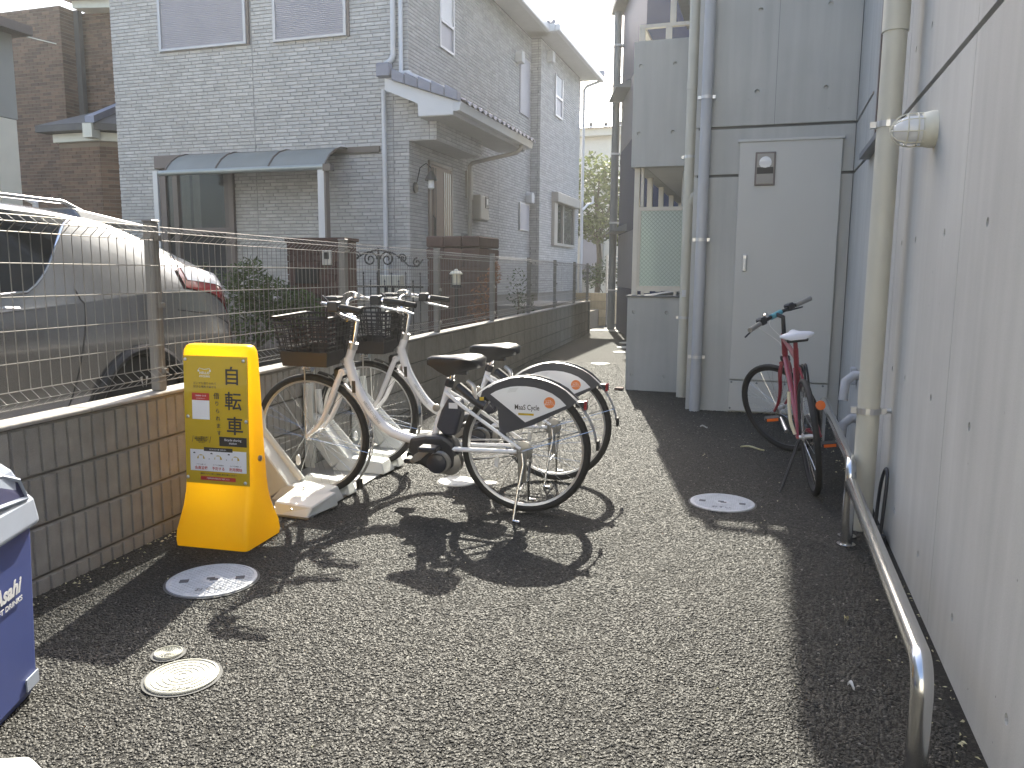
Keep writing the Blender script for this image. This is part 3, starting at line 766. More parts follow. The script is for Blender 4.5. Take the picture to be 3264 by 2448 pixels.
# 300 of the front tiles one by one
e = .003; BW = BLN-BG
src = None
hm = ROOTM[house.name].inverted()
for (o_, za, U, Nn) in brick_parts:
    p = hm @ Vector((o_.x, o_.y, za))
    if src is None:
        m = MB().add([(0,BT,0),(BW,BT,0),(BW,BT,BH),(0,BT,BH),(e,0,e),(BW-e,0,e),(BW-e,0,BH-e),(e,0,BH-e)], [(4,5,6,7),(0,1,5,4),(1,2,6,5),(2,3,7,6),(3,0,4,7)])
        src = m.obj('brick', MT['brick_white_o'], house, fix=False); src.location = p
    else: inst(src, 'brick', house, p)
# ---- upper shutters
def shutter(x0, x1, z0, z1):
    w = MB(house).box(x0, x1, YF-.05, YF+.02, z0, z1)
    fr = MB(house).box(x0, x0+.05, YF-.055, YF+.015, z0, z1).box(x1-.05, x1, YF-.055, YF+.015, z0, z1).box(x0+.05, x1-.05, YF-.06, YF+.015, z0, z0+.035).obj('window_frame', MT['window_frame_light'], house)
    sl = MB(house); n = int((z1-z0-.035)/.031)
    for k in range(n):
        z = z0+.035+k*.031
        sl.add([(x0+.05,YF-.020,z),(x1-.05,YF-.020,z),(x1-.05,YF-.030,z+.008),(x0+.05,YF-.030,z+.008),(x1-.05,YF-.030,z+.026),(x0+.05,YF-.030,z+.026),(x1-.05,YF-.020,z+.031),(x0+.05,YF-.020,z+.031)],
               [(0,1,2,3),(3,2,4,5),(5,4,6,7)])
    sl.obj('shutter_slats', MT['shutter'], fr)
    MB(house).box(x1, x1+.045, YF-.03, YF+.01, z0-.01, z1).obj('frame_edge', MT['window_frame'], fr)
shutter(-10.54, -8.72, 5.12, 6.80); shutter(-8.18, -6.79, 5.10, 6.80)
# ---- ground floor window with curtains, shutter box
wf = MB(house).box(-10.68,-10.55,YF-.06,YF+.02,1.0,3.08).box(-9.20,-9.10,YF-.06,YF+.02,1.0,3.08).box(-10.55,-9.20,YF-.05,YF+.02,1.93,2.03).obj('window_frame', MT['window_frame'], house)
MB(house).box(-9.30,-9.20,YF-.045,YF+.02,1.0,3.05).obj('sash', MT['brown_metal'], wf)
MB(house).box(-10.70,-9.05,YF-.16,YF+.01,3.08,3.31).obj('shutter_box', MT['window_frame'], house, bevel=.01)
MB(house).box(-10.55,-9.30,YF-.020,YF-.012,2.03,3.08).obj('pane', MT['window_glass'], wf)
MB(house).box(-10.55,-9.20,YF+.0,YF+.008,1.0,3.08).obj('room_dark', MT['dark_interior'], wf)
for x0, x1 in ((-10.52,-10.30),(-10.25,-10.06),(-10.0,-9.84)):
    cm = MB(house); P = []
    for k in range(13): 
        x = x0+(x1-x0)*k/12; y = YF-.004+.004*math.sin(k*1.9); P.append([(x,y,2.03),(x,y,3.06)])
    cm.grid(P).obj('curtain', MT['curtain'], wf, smooth=80)
# ---- awning
AW = [(0,3.30),(-.22,3.285),(-.42,3.22),(-.58,3.12),(-.70,3.00),(-.75,2.93)]
xs = [-9.93,-8.90,-7.87,-6.82]
for a, b in zip(xs[:-1], xs[1:]):
    MB(house).grid([[(x+.0, YF-.02+y, z) for y, z in AW] for x in (a+.015, b-.015)]).obj('awning_panel', MT['awning_poly'], house, smooth=60)
for x in xs: MB(house).tube([(x, YF-.02+y, z+.006) for y, z in AW], .016, 6).obj('awning_rib', MT['brown_metal'], house)
MB(house).tube([(-10.02,YF-.80,2.905),(-6.72,YF-.80,2.905)], .045, 12).obj('awning_gutter', MT['awning_metal'], house, smooth=50)
MB(house).box(-6.80,-6.66,YF-.86,YF-.74,2.84,2.95).obj('gutter_end', MT['brown_metal'], house)
MB(house).box(-9.05,-6.22,YF-.05,YF+.005,3.225,3.32).obj('awning_rail', MT['brown_metal'], house)
MB(house).box(-6.92,-6.80,YF-.82,YF-.74,.42,2.88).obj('awning_post', MT['white_trim'], house)
MB(house).box(-6.80,-6.765,YF-.83,YF-.72,.42,2.88).obj('awning_post', MT['window_frame'], house)
MB(house).box(-9.76,-9.66,YF-.80,YF-.72,.42,2.87).obj('awning_post', MT['brown_metal'], house)
MB(house).box(-10.80,-10.70,YF-.09,YF-.03,.42,3.05).obj('downpipe', MT['white_trim'], house)
# ---- downpipes of the front wall
dp = MB(house).tube([(-5.93,YF-.07,7.0),(-5.93,YF-.07,4.72),(-5.97,YF-.08,4.64),(-6.12,YF-.18,4.48)], .045, 10).obj('downpipe', MT['gutter'], house, smooth=50)
MB(house).tube([(-5.80,YF-.06,7.0),(-5.80,YF-.06,4.46),(-5.78,YF-.10,4.42),(-5.60,YF-.12,4.42)], .036, 10).obj('downpipe', MT['gutter'], house, smooth=50)
MB(house).tube([(-6.11,YF-.07,.4),(-6.11,YF-.07,4.2)], .040, 10).obj('downpipe', MT['gutter'], house, smooth=50)
# ---- porch: beam, soffit, roof with tiles, gutter
MB(house).box(-5.712, -5.225, YF+.012, 14.25, 3.40, 4.0).obj('porch_beam', mort, house)
st2 = MB(house)
brick_face((-5.70,YF,0), (1,0,0), (0,-1,0), .49, 3.395, 4.0, (), (.36,), None, st2)
brick_face((-5.213,YF,0), (0,1,0), (1,0,0), 2.15, 3.395, 3.72, (), (), None, st2)
st2.obj('brick_tiles', MT['brick_white'], house, fix=False, kind='stuff')
MB(house).box(-5.70,-5.23,YF+.02,14.24,3.385,3.397).obj('porch_soffit', MT['soffit'], house)
# bargeboard polygon at the front verge (plane y=11.72..11.76)
bb_ = [(-5.95,4.30),(-5.95,4.12),(-5.38,3.885),(-5.37,3.69),(-4.78,3.69),(-4.78,3.80),(-4.66,3.80),(-4.66,3.86)]
MB(house).prism(bb_, 11.75, 11.79, 'y').obj('bargeboard', MT['white_trim'], house)
def rz_(x): return 4.30 + (x+5.95)*(3.87-4.30)/(1.29)
MB(house).hexa([(-5.95,11.79,rz_(-5.95)-.06),(-4.70,11.79,rz_(-4.70)-.06),(-4.70,YF-.001,rz_(-4.70)-.06),(-5.95,YF-.001,rz_(-5.95)-.06)],
               [(-5.95,11.79,rz_(-5.95)),(-4.70,11.79,rz_(-4.70)),(-4.70,YF-.001,rz_(-4.70)),(-5.95,YF-.001,rz_(-5.95))]).obj('roof_deck', MT['white_trim'], house)
MB(house).hexa([(-5.70,YF,rz_(-5.70)-.06),(-4.70,YF,rz_(-4.70)-.06),(-4.70,15.75,rz_(-4.70)-.06),(-5.70,15.75,rz_(-5.70)-.06)],
               [(-5.70,YF,rz_(-5.70)),(-4.70,YF,rz_(-4.70)),(-4.70,15.75,rz_(-4.70)),(-5.70,15.75,rz_(-5.70))]).obj('roof_deck', MT['white_trim'], house)
MB(house).box(-5.37,-4.80,11.79,15.60,3.68,3.70).obj('porch_soffit', MT['soffit'], house)
MB(house).box(-4.80,-4.78,11.79,15.62,3.69,3.86).obj('fascia', MT['white_trim'], house)
# verge tiles
MB(house).box(-6.06,-5.83,11.66,11.80,4.31,4.52).obj('ridge_end_tile', MT['roof_tile'], house, bevel=.015)
vt = None
for k in range(5):
    xa = -5.80 + k*.225; xb = xa+.215
    if k == 0: xb = xa+.215
    za, zb = rz_(xa)+.03, rz_(xb)+.03
    MB(house).hexa([(xa,11.68,za-.03),(xb,11.68,zb-.03),(xb,11.84,zb-.03),(xa,11.84,za-.03)], [(xa,11.68,za+.15),(xb,11.68,zb+.15-.035),(xb,11.84,zb+.15-.035),(xa,11.84,za+.15)]).obj('verge_tile', MT['roof_tile'], house, bevel=.012)
# wavy field tiles: courses step down the slope
tl = None
for j in range(16):
    y0 = 11.85 + j*.245
    for k in range(5):
        xa = -5.66 + k*.205
        if y0 < YF-.25: pass
        P = []
        for i in range(9):
            t = i/8; y = y0 + t*.245; w = .028*math.sin(t*2*math.pi)
            P.append([(xa-.01, y, rz_(xa-.01)+.062+w), (xa+.225, y, rz_(xa+.225)+.052+w), (xa+.225, y, rz_(xa+.225)+.02+w)])
        MB(house).grid(P).obj('roof_tile', MT['roof_tile'], house, smooth=40)
MB(house).tube([(-5.62,YF-.16,4.40),(-5.62,YF-.2,4.385),(-4.85,YF-.2,4.06),(-4.80,YF-.2,4.0)], .036, 10).obj('downpipe', MT['gutter'], house, smooth=50)
gp = [(-4.78,3.86),(-4.64,3.87),(-4.665,3.74),(-4.75,3.73),(-4.78,3.75)]
MB(house).prism(gp, 11.72, 15.66, 'y').obj('porch_gutter', MT['gutter'], house)
MB(house).tube([(-4.72,15.1,3.74),(-4.72,15.1,3.66),(-4.80,15.05,3.58),(-5.55,14.62,3.36),(-5.60,14.6,3.30),(-5.60,14.6,.4)], .042, 10).obj('downpipe', MT['meter'], house, smooth=50)
# ---- door with vertical slits, lamp, meter
dr = MB(house).box(-5.72,-5.675,12.90,13.84,.80,3.12).obj('front_door', MT['door_wood'], house)
MB(house).box(-5.70,-5.66,12.84,12.90,.7,3.18).box(-5.70,-5.66,13.84,13.90,.7,3.18).box(-5.70,-5.66,12.84,13.90,3.12,3.18).obj('door_frame', MT['window_frame'], dr)
for k, y in enumerate((13.50,13.59,13.68,13.77)): MB(house).box(-5.676,-5.665,y,y+.03,.9,3.05).obj('door_slit', MT['door_slit'], dr)
for y in (12.98,13.03,13.12): MB(house).box(-5.676,-5.668,y,y+.018,.85,3.08).obj('door_groove', MT['black_metal'], dr)
MB(house).tube([(-5.66,12.96,1.5),(-5.62,12.96,1.55),(-5.62,12.96,2.2),(-5.66,12.96,2.25)], .014, 8).obj('door_handle', MT['black_metal'], dr)
wl_ = MB(house).lathe([(0,.03),(.085,.025),(.09,0)], (-5.695,12.30,2.66), 'x', 16).obj('wall_lantern', MT['black_metal'], house, smooth=40)
MB(house).tube([(-5.67,12.30,2.70),(-5.60,12.30,2.98),(-5.50,12.32,3.05),(-5.42,12.34,2.98),(-5.42,12.34,2.92)], .010, 6).obj('lantern_arm', MT['black_metal'], wl_)
MB(house).lathe([(.02,.16),(.05,.12),(.10,.02),(.105,0),(.06,0)], (-5.42,12.34,2.77), 'z', 14).obj('lantern_hood', MT['black_metal'], wl_, smooth=40)
MB(house).lathe([(.05,0),(.055,-.12),(.03,-.14)], (-5.42,12.34,2.77), 'z', 12).obj('lantern_glass', MT['lamp_glass'], wl_, smooth=40)
mt_ = MB(house).box(-5.70,-5.50,14.95,15.45,2.30,2.80).obj('electric_meter', MT['meter'], house, bevel=.03, seg=2)
MB(house).box(-5.502,-5.49,15.22,15.40,2.55,2.78).obj('meter_window', MT['black_metal'], mt_)
MB(house).box(-5.50,-5.485,15.26,15.36,2.62,2.74).obj('meter_dial', MT['paper'], mt_)
MB(house).box(-5.70,-5.62,14.55,14.9,.9,1.98).obj('side_panel', MT['window_frame'], house)
MB(house).box(-5.70,-5.66,14.62,14.95,2.7,3.22).obj('conduit', MT['meter'], house)
# ---- upper side window
uw = MB(house).box(-5.72,-5.67,13.36,14.02,5.18,5.22).box(-5.72,-5.67,13.36,13.40,5.22,6.4).box(-5.72,-5.67,13.98,14.02,5.22,6.4).box(-5.72,-5.665,13.40,13.98,5.62,5.67).obj('window_frame', MT['window_frame_light'], house)
MB(house).box(-5.71,-5.70,13.40,13.98,5.22,5.62).obj('pane', MT['shutter'], uw)
MB(house).box(-5.705,-5.695,13.40,13.98,5.67,6.4).obj('pane', MT['white_trim'], uw)
# ---- recessed panel beside the bay, vents
sp = MB(house).box(-5.71,-5.68,18.08,18.82,4.96,6.22).obj('window_frame', MT['shutter'], house)
MB(house).box(-5.682,-5.676,18.12,18.78,5.0,6.18).obj('pane', MT['shutter'], sp)
def vent(x,y,z):
    MB(house).prism([(y-.12,z-.13),(y+.12,z-.13),(y+.12,z+.05),(y+.07,z+.12),(y-.07,z+.12),(y-.12,z+.05)], x, x+.16, 'x').obj('vent_hood', MT['soffit'], house, bevel=.01)
vent(-5.70,17.85,6.12); vent(-5.46,19.62,6.55); vent(-5.70,18.74,3.08)
sw = MB(house).box(-5.71,-5.66,18.08,18.81,2.28,2.92).obj('window_frame', MT['window_frame_light'], house)
MB(house).box(-5.662,-5.656,18.11,18.78,2.31,2.89).obj('pane', MT['shutter'], sw)
# ---- bay windows
bw = MB(house).box(-5.47,-5.42,20.30,20.36,5.29,6.31).box(-5.47,-5.42,20.98,21.04,5.29,6.31).box(-5.47,-5.42,20.36,20.98,5.29,5.34).box(-5.47,-5.42,20.36,20.98,5.76,5.82).obj('window_frame', MT['window_frame_light'], house)
MB(house).box(-5.465,-5.45,20.36,20.98,5.34,5.76).obj('pane', MT['shutter'], bw)
MB(house).box(-5.465,-5.45,20.36,20.98,5.82,6.31).obj('pane', MT['paper'], bw)
lw = MB(house).box(-5.47,-5.38,20.18,20.50,2.0,3.10).box(-5.47,-5.40,22.45,22.58,2.0,3.10).box(-5.47,-5.39,20.50,22.45,2.0,2.07).obj('window_frame', MT['meter'], house)
MB(house).box(-5.48,-5.28,20.15,22.64,3.10,3.36).obj('shutter_box', MT['meter'], house, bevel=.02)
MB(house).box(-5.455,-5.445,20.50,22.45,2.07,3.10).obj('pane', MT['window_glass'], lw)
MB(house).box(-5.468,-5.46,20.50,21.2,2.07,3.10).obj('room_dark', MT['dark_interior'], lw)
MB(house).box(-5.468,-5.46,21.25,22.4,2.07,3.10).obj('curtain', MT['curtain'], lw)
MB(house).box(-5.45,-5.40,21.18,21.26,2.07,3.10).obj('sash', MT['meter'], lw)
# ---- eaves, roof
def eave(x0,x1,y0,y1,z): return MB(house).box(x0,x1,y0,y1,z,z+.10).obj('eave_soffit', MT['soffit'], house)
eave(-12.05,-5.22,11.62,19.0,ZE); eave(-12.0,-4.98,18.55,23.6,ZE)
MB(house).box(-5.22,-5.10,11.6,18.53,6.80,6.96).obj('eave_gutter', MT['gutter'], house, bevel=.02)
MB(house).box(-4.98,-4.86,18.45,23.65,6.80,6.96).obj('eave_gutter', MT['gutter'], house, bevel=.02)
MB(house).box(-5.1,-4.98,18.43,18.56,6.80,6.96).obj('eave_gutter', MT['gutter'], house)
MB(house).box(-12.05,-5.2,11.48,11.62,6.80,6.96).obj('eave_gutter', MT['gutter'], house, bevel=.02)
MB(house).hexa([(-12.05,11.6,ZE+.10),(-5.12,11.6,ZE+.10),(-5.12,19.0,ZE+.10),(-12.05,19.0,ZE+.10)], [(-8.7,14.6,8.0),(-8.3,14.6,8.0),(-8.3,19.0,8.0),(-8.7,19.0,8.0)]).obj('roof', MT['roof_dark'], house)
MB(house).hexa([(-12.0,18.55,ZE+.10),(-4.90,18.55,ZE+.10),(-4.90,23.62,ZE+.10),(-12.0,23.62,ZE+.10)], [(-8.7,19.2,8.05),(-8.3,19.2,8.05),(-8.3,20.6,8.05),(-8.7,20.6,8.05)]).obj('roof', MT['roof_dark'], house)
for k in range(3): MB(house).tube([(-5.28+k*.13,18.5,7.02),(-5.4+k*.13,18.8,7.08)], .05, 8).obj('hip_tile', MT['roof_tile'], house)
MB(house).box(-5.0,-4.84,23.45,23.65,6.98,7.10).obj('hip_tile', MT['roof_tile'], house)
MB(house).tube([(-4.93,23.5,6.82),(-5.30,23.34,6.66),(-5.38,23.3,6.55),(-5.38,23.3,.4)], .045, 10).obj('downpipe', MT['gutter'], house, smooth=50)
MB(house).tube([(-5.30,23.0,3.1),(-5.2,23.3,3.3),(-5.1,23.5,3.35),(-5.1,23.5,3.55)], .035, 8).obj('vent_pipe', MT['white_trim'], house)

# ------------------------------------------------------------------ brown brick house behind it, on the left
bh = thing('brown_brick_house', 'brown brick house with a small hip roof over its bay, behind the white house', 'house', (-17.0, 19, 0))
BX, BY = -15.87, 15.0
MB(bh).box(-24, BX-.014, BY+.014, 24, 0, 7.3).obj('wall', MT['brick_brown_mortar'], bh)
MB(bh).box(BX-.5, -10.5, BY+.6+.014, 24, 0, 7.3).obj('wall', MT['brick_brown_mortar'], bh)
def brown_face(m, O, U, L_, z0, z1, Nn):
    O = Vector(O); U = Vector(U); Nn = Vector(Nn); pz, ln = .078, .235
    for r_ in range(int((z1-z0)/pz)):
        za = z0+r_*pz; zb = za+.064; u = -(r_%2)*ln/2
        while u < L_:
            a, b = max(u+.005,0), min(u+ln-.005,L_); u += ln
            if b-a < .03: continue
            m.add([tuple(O+U*x+Nn*n+Vector((0,0,z))) for x,z,n in ((a,za,-.012),(b,za,-.012),(b,zb,-.012),(a,zb,-.012),(a,za,0),(b,za,0),(b,zb,0),(a,zb,0))],
                  [(4,5,6,7),(0,1,5,4),(1,2,6,5),(2,3,7,6),(3,0,4,7)])
m = MB(bh)
brown_face(m, (-19.0,BY,0), (1,0,0), 19.0+BX, 1.2, 7.3, (0,-1,0))
brown_face(m, (BX,BY+.6,0), (1,0,0), 3.6, 1.2, 7.3, (0,-1,0))
brown_face(m, (BX,BY,0), (0,1,0), .6, 1.2, 7.3, (1,0,0))
m.obj('bricks', MT['brick_brown'], bh, fix=False, kind='stuff')
MB(bh).box(BX-.02, BX+.14, BY+.38, BY+.5, .2, 7.3).obj('downpipe', MT['roof_dark'], bh)
MB(bh).hexa([(-15.7,BY+.2,7.28),(-12,BY+.2,7.0),(-12,BY+.62,7.0),(-15.7,BY+.62,7.28)], [(-15.7,BY+.2,7.48),(-12,BY+.2,7.2),(-12,BY+.62,7.2),(-15.7,BY+.62,7.48)]).obj('bargeboard', MT['cream_trim'], bh)
MB(bh).hexa([(-15.9,BY-.0,7.45),(-12,BY-.0,7.22),(-12,24,7.22),(-15.9,24,7.45)], [(-15.9,BY-.0,7.6),(-12,BY-.0,7.38),(-12,24,8.4),(-15.9,24,8.6)]).obj('roof', MT['roof_dark'], bh)
MB(bh).tube([(-17.7,BY-.03,6.9),(-16.0,BY-.03,6.45)], .012, 5).obj('cable', MT['cream_trim'], bh)
# projecting bay with hip roof
m2 = MB(bh).prism([(-14.65,13.6),(-13.55,13.6),(-12.95,14.05),(-12.95,15.6),(-14.65,15.6)], .2, 3.95).obj('bay_wall', MT['brick_brown_mortar'], bh)
m = MB(bh)
brown_face(m, (-14.65,13.588,0), (1,0,0), 1.1, 1.2, 3.9, (0,-1,0))
d_ = Vector((.6,.45,0)).normalized(); brown_face(m, Vector((-13.55,13.6,0))+Vector((d_.y,-d_.x,0))*.012, d_, .75, 1.2, 3.9, (d_.y,-d_.x,0))
m.obj('bricks', MT['brick_brown'], bh, fix=False, kind='stuff')
MB(bh).prism([(-14.7,13.5),(-13.52,13.5),(-12.85,14.02),(-12.85,15.6),(-14.7,15.6)], 3.95, 4.12).obj('bay_fascia', MT['cream_trim'], bh)
MB(bh).prism([(-14.95,13.3),(-13.46,13.3),(-12.65,13.95),(-12.65,15.6),(-14.95,15.6)], 4.14, 4.27).obj('bay_gutter', MT['roof_dark'], bh)
MB(bh).box(-13.66,-13.42,13.28,13.5,3.98,4.27).obj('rain_hopper', MT['cream_trim'], bh)
MB(bh).add([(-14.95,13.3,4.275),(-13.46,13.3,4.275),(-12.65,13.95,4.275),(-12.65,15.6,4.275),(-14.95,15.6,4.275),(-13.95,14.9,4.98),(-13.3,15.2,4.98)], [(0,1,5),(1,2,6,5),(2,3,6),(0,5,4),(5,6,3,4)]).obj('bay_roof', MT['roof_dark'], bh)
MB(bh).hexa([(-13.58,13.28,4.26),(-13.34,13.28,4.26),(-13.83,14.9,4.95),(-14.07,14.9,4.95)], [(-13.58,13.28,4.40),(-13.34,13.28,4.40),(-13.83,14.9,5.08),(-14.07,14.9,5.08)]).obj('hip_tile', MT['roof_tile'], bh)

# ------------------------------------------------------------------ grey stucco house at the far left
gh = thing('grey_stucco_house', 'grey stucco house with cream posts and a jutting upper storey at the far left', 'house', (-10.0, 5, 0))
MB(gh).box(-13,-8.2,-9.0,7.08,2.94,3.86).obj('upper_wall', MT['grey_stucco'], gh)  # walls extended unseen past the viewer to block sky light from the concrete
MB(gh).box(-13,-8.36,-9.0,6.98,0,2.94).obj('lower_wall', MT['grey_stucco'], gh)
MB(gh).box(-8.36,-8.2,6.80,7.06,.0,2.93).obj('corner_post', MT['cream_trim'], gh)
MB(gh).box(-13,-8.02,-9.2,7.20,3.86,3.96).obj('ledge', MT['brown_metal'], gh)
MB(gh).box(-13,-8.36,-9.0,6.86,3.97,7.6).obj('upper_wall', MT['grey_stucco'], gh)
MB(gh).box(-8.38,-8.22,6.72,6.96,3.97,7.6).obj('corner_post', MT['cream_trim'], gh)
MB(gh).tube([(-8.15,7.18,0),(-8.15,7.18,2.02),(-8.22,7.12,2.08)], .035, 8).obj('downpipe', MT['white_trim'], gh)

# ------------------------------------------------------------------ gate wall, planter pillar, iron gate, plants
gw = thing('brick_gate_wall', 'dark red brick gate wall with letterbox and intercom behind the fence', 'wall', (-4.95, 8.1, .4))
MB(gw).box(-5.33,-4.60,8.02,8.30,.3,1.60).obj('core', MT['brick_red_mortar'], gw)
def red_courses(t, x0, x1, y0, z0, z1, pz, ln, dep=.012):
    s_ = None; hm_ = ROOTM[t.name].inverted()
    for r_ in range(int(round((z1-z0)/pz))):
        u = x0 - (r_%2)*ln/2
        while u < x1:
            a, b = max(u+.004,x0), min(u+ln-.004,x1); u += ln
            if b-a < .03: continue
            MB(t).box(a, b, y0, y0+.03, z0+r_*pz, z0+(r_+1)*pz-.008).obj('brick', MT['brick_red'], t, bevel=.004)
red_courses(gw, -5.34, -4.59, 8.0, .40, 1.60, .075, .21)
MB(gw).box(-5.36,-4.57,7.985,8.32,1.60,1.64).obj('coping', MT['brick_red'], gw, bevel=.006)
ic = MB(gw).box(-4.86,-4.74,7.97,8.0,1.33,1.50).obj('intercom', MT['cream_metal'], gw, bevel=.006)
MB(gw).box(-4.83,-4.77,7.964,7.971,1.40,1.475).obj('intercom_window', MT['black_metal'], ic)
lbx = MB(gw).box(-5.22,-4.92,7.97,8.0,1.12,1.30).obj('letterbox', MT['black_metal'], gw, bevel=.006)
pl = thing('brick_pillar', 'dark red brick pillar beside the porch carrying a garden lantern bracket', 'pillar', (-4.07, 10.3, .4))
MB(pl).box(-4.44,-3.70,10.02,10.75,.3,1.45).obj('core', MT['brick_red_mortar'], pl)
red_courses(pl, -4.45, -3.69, 10.0, .40, 1.42, .085, .21)
for (z, a) in ((1.44,0),(1.60,.02)):
    for k in range(3): MB(pl).box(-4.46+k*.26, -4.46+k*.26+.255, 9.97, 10.78, z, z+.145).obj('capping_block', MT['brick_red'], pl, bevel=.015)
lt = thing('garden_lantern', 'small pale garden lantern with a domed cap on a black stem', 'lamp', (-3.75, 9.3, .4))
MB(lt).tube([(-3.75,9.3,.4),(-3.75,9.3,1.08)], .022, 8).obj('stem', MT['black_metal'], lt)
MB(lt).lathe([(.03,1.06),(.07,1.07),(.07,1.105),(.05,1.11)], (-3.75,9.3,0), 'z', 14).obj('base_cup', MT['black_metal'], lt, smooth=40)
MB(lt).lathe([(.055,1.11),(.058,1.24),(.05,1.245)], (-3.75,9.3,0), 'z', 14).obj('glass', MT['lantern_glass'], lt, smooth=40)
MB(lt).lathe([(.082,1.235),(.085,1.245),(.06,1.275),(.03,1.285),(.02,1.30),(0,1.305)], (-3.75,9.3,0), 'z', 16).obj('cap', MT['lantern_glass'], lt, smooth=40)
for k in range(6):
    a = k*math.pi/3; MB(lt).tube([(-3.75+.062*math.cos(a),9.3+.062*math.sin(a),1.10),(-3.75+.062*math.cos(a),9.3+.062*math.sin(a),1.24)], .004, 4).obj('guard_bar', MT['black_metal'], lt)
gt = thing('iron_gate', 'black wrought iron gate with scroll work between brick wall and pillar', 'gate', (-4.6, 9.2, .4))
def scroll(cx, cz, r, turns, a0, sgn):
    pts = []
    n = int(20*turns)
    for i in range(n+1):
        t = i/n; a = a0 + sgn*2*math.pi*turns*t; rr = r*(1-.8*t)
        pts.append((cx+rr*math.cos(a), 9.2, cz+rr*math.sin(a)))
    MB(gt).tube(pts, .011, 5).obj('scroll', MT['black_metal'], gt)
for k in range(12):
    x = -5.30+k*.10; top = 1.22 if k % 2 else 1.12
    MB(gt).tube([(x,9.2,.45),(x,9.2,top)], .009, 5).obj('bar', MT['black_metal'], gt)
    MB(gt).lathe([(0,top),(.014,top+.015),(0,top+.05)], (x,9.2,0), 'z', 6).obj('finial', MT['black_metal'], gt)
for z in (.50,1.06): MB(gt).box(-5.32,-4.16,9.192,9.208,z,z+.025).obj('cross_rail', MT['black_metal'], gt)
MB(gt).tube([(-4.78,9.2,.42),(-4.78,9.2,1.56)], .016, 8).obj('centre_post', MT['black_metal'], gt)
scroll(-4.90,1.42,.10,1.6,0,1); scroll(-4.66,1.42,.10,1.6,math.pi,-1); scroll(-5.10,1.46,.06,1.5,0,1); scroll(-4.44,1.43,.06,1.5,math.pi,-1)
scroll(-4.24,1.38,.06,1.3,math.pi/2,1)
for sg in (-1,1): MB(gt).tube([(-4.78+sg*.02,9.2,1.54),(-4.78+sg*.2,9.2,1.50),(-4.78+sg*.34,9.2,1.42),(-4.78+sg*.42,9.2,1.34),(-4.78+sg*.55,9.2,1.33),(-4.78+sg*.62,9.2,1.42)], .011, 5).obj('scroll', MT['black_metal'], gt)
bx_ = thing('utility_box', 'small cream utility box with two sockets behind the iron gate', 'box', (-4.95, 9.9, .4))
MB(bx_).box(-5.12,-4.80,9.85,10.0,.4,1.22).obj('body', MT['cream_trim'], bx_, bevel=.01)
for x in (-5.03,-4.93): MB(bx_).box(x,x+.05,9.84,9.851,.98,1.05).obj('socket', MT['black_metal'], bx_)

def leafs(m, c, rad, n, size, flat=.4, hole=.0):
    c = Vector(c)
    for _ in range(n):
        while True:
            p = Vector((random.uniform(-1,1), random.uniform(-1,1), random.uniform(-1,1)))
            if .25 < p.length < 1: break
        p = c + Vector((p.x*rad[0], p.y*rad[1], p.z*rad[2]))
        a = Vector((random.gauss(0,1), random.gauss(0,1), random.gauss(0,.6))).normalized(); b = a.orthogonal().normalized()
        b = (Matrix.Rotation(random.uniform(0,6.28),3,a) @ b); L_ = size*random.uniform(.6,1.4); w = L_*flat
        m.add([p-a*L_, p+b*w, p+a*L_, p-b*w], [(0,1,2,3)])
def shrub(name, label, base, lobes, n, size, mat, flat=.4, cat='shrub'):
    t = thing(name, label, cat, base)
    m = MB(t)
    for c, rad in lobes: leafs(m, c, rad, n, size, flat)
    m.obj('foliage', MT[mat], t, fix=False)
    s_ = MB(t)
    for c, rad in lobes: s_.tube([base, (Vector(base)+Vector(c))/2+Vector((.03,.02,0)), c], [.018,.014,.006], 6)
    s_.obj('stem', MT['bark'], t); return t
shrub('evergreen_shrub', 'dense green shrub spreading in front of the brick gate wall', (-5.5,7.6,.4), [((-5.55,7.55,1.12),(.26,.25,.30)),((-5.2,7.5,.95),(.30,.25,.25)),((-4.85,7.45,.85),(.30,.2,.22)),((-5.4,7.4,.72),(.45,.25,.3))], 900, .035, 'leaf', .3)
shrub('dark_shrub', 'dark leafless-looking shrub by the wall below the awning', (-6.9,8.6,.4), [((-7.1,8.6,1.05),(.4,.3,.38)),((-6.5,8.5,1.0),(.35,.3,.33)),((-7.6,8.7,.95),(.35,.3,.35))], 420, .03, 'leaf', .25)
shrub('nandina_bush', 'reddish brown twiggy bush beside the brick pillar at the fence', (-3.52,9.6,.4), [((-3.5,9.6,.95),(.14,.18,.30)),((-3.48,9.4,.72),(.16,.22,.22)),((-3.45,9.9,1.25),(.08,.1,.2))], 240, .028, 'leaf_red', .35)
shrub('nandina_bush', 'thin green sprigs growing by the white brick side wall', (-4.0,12.6,.4), [((-3.95,12.5,1.0),(.2,.3,.35)),((-4.0,13.1,.75),(.2,.3,.2))], 160, .03, 'leaf', .35)
# low kerb and planter strip along the side wall
MB().box(-5.2,-4.2,14.9,18.2,.40,.62).obj('planter_kerb', MT['foundation'], kind='structure')
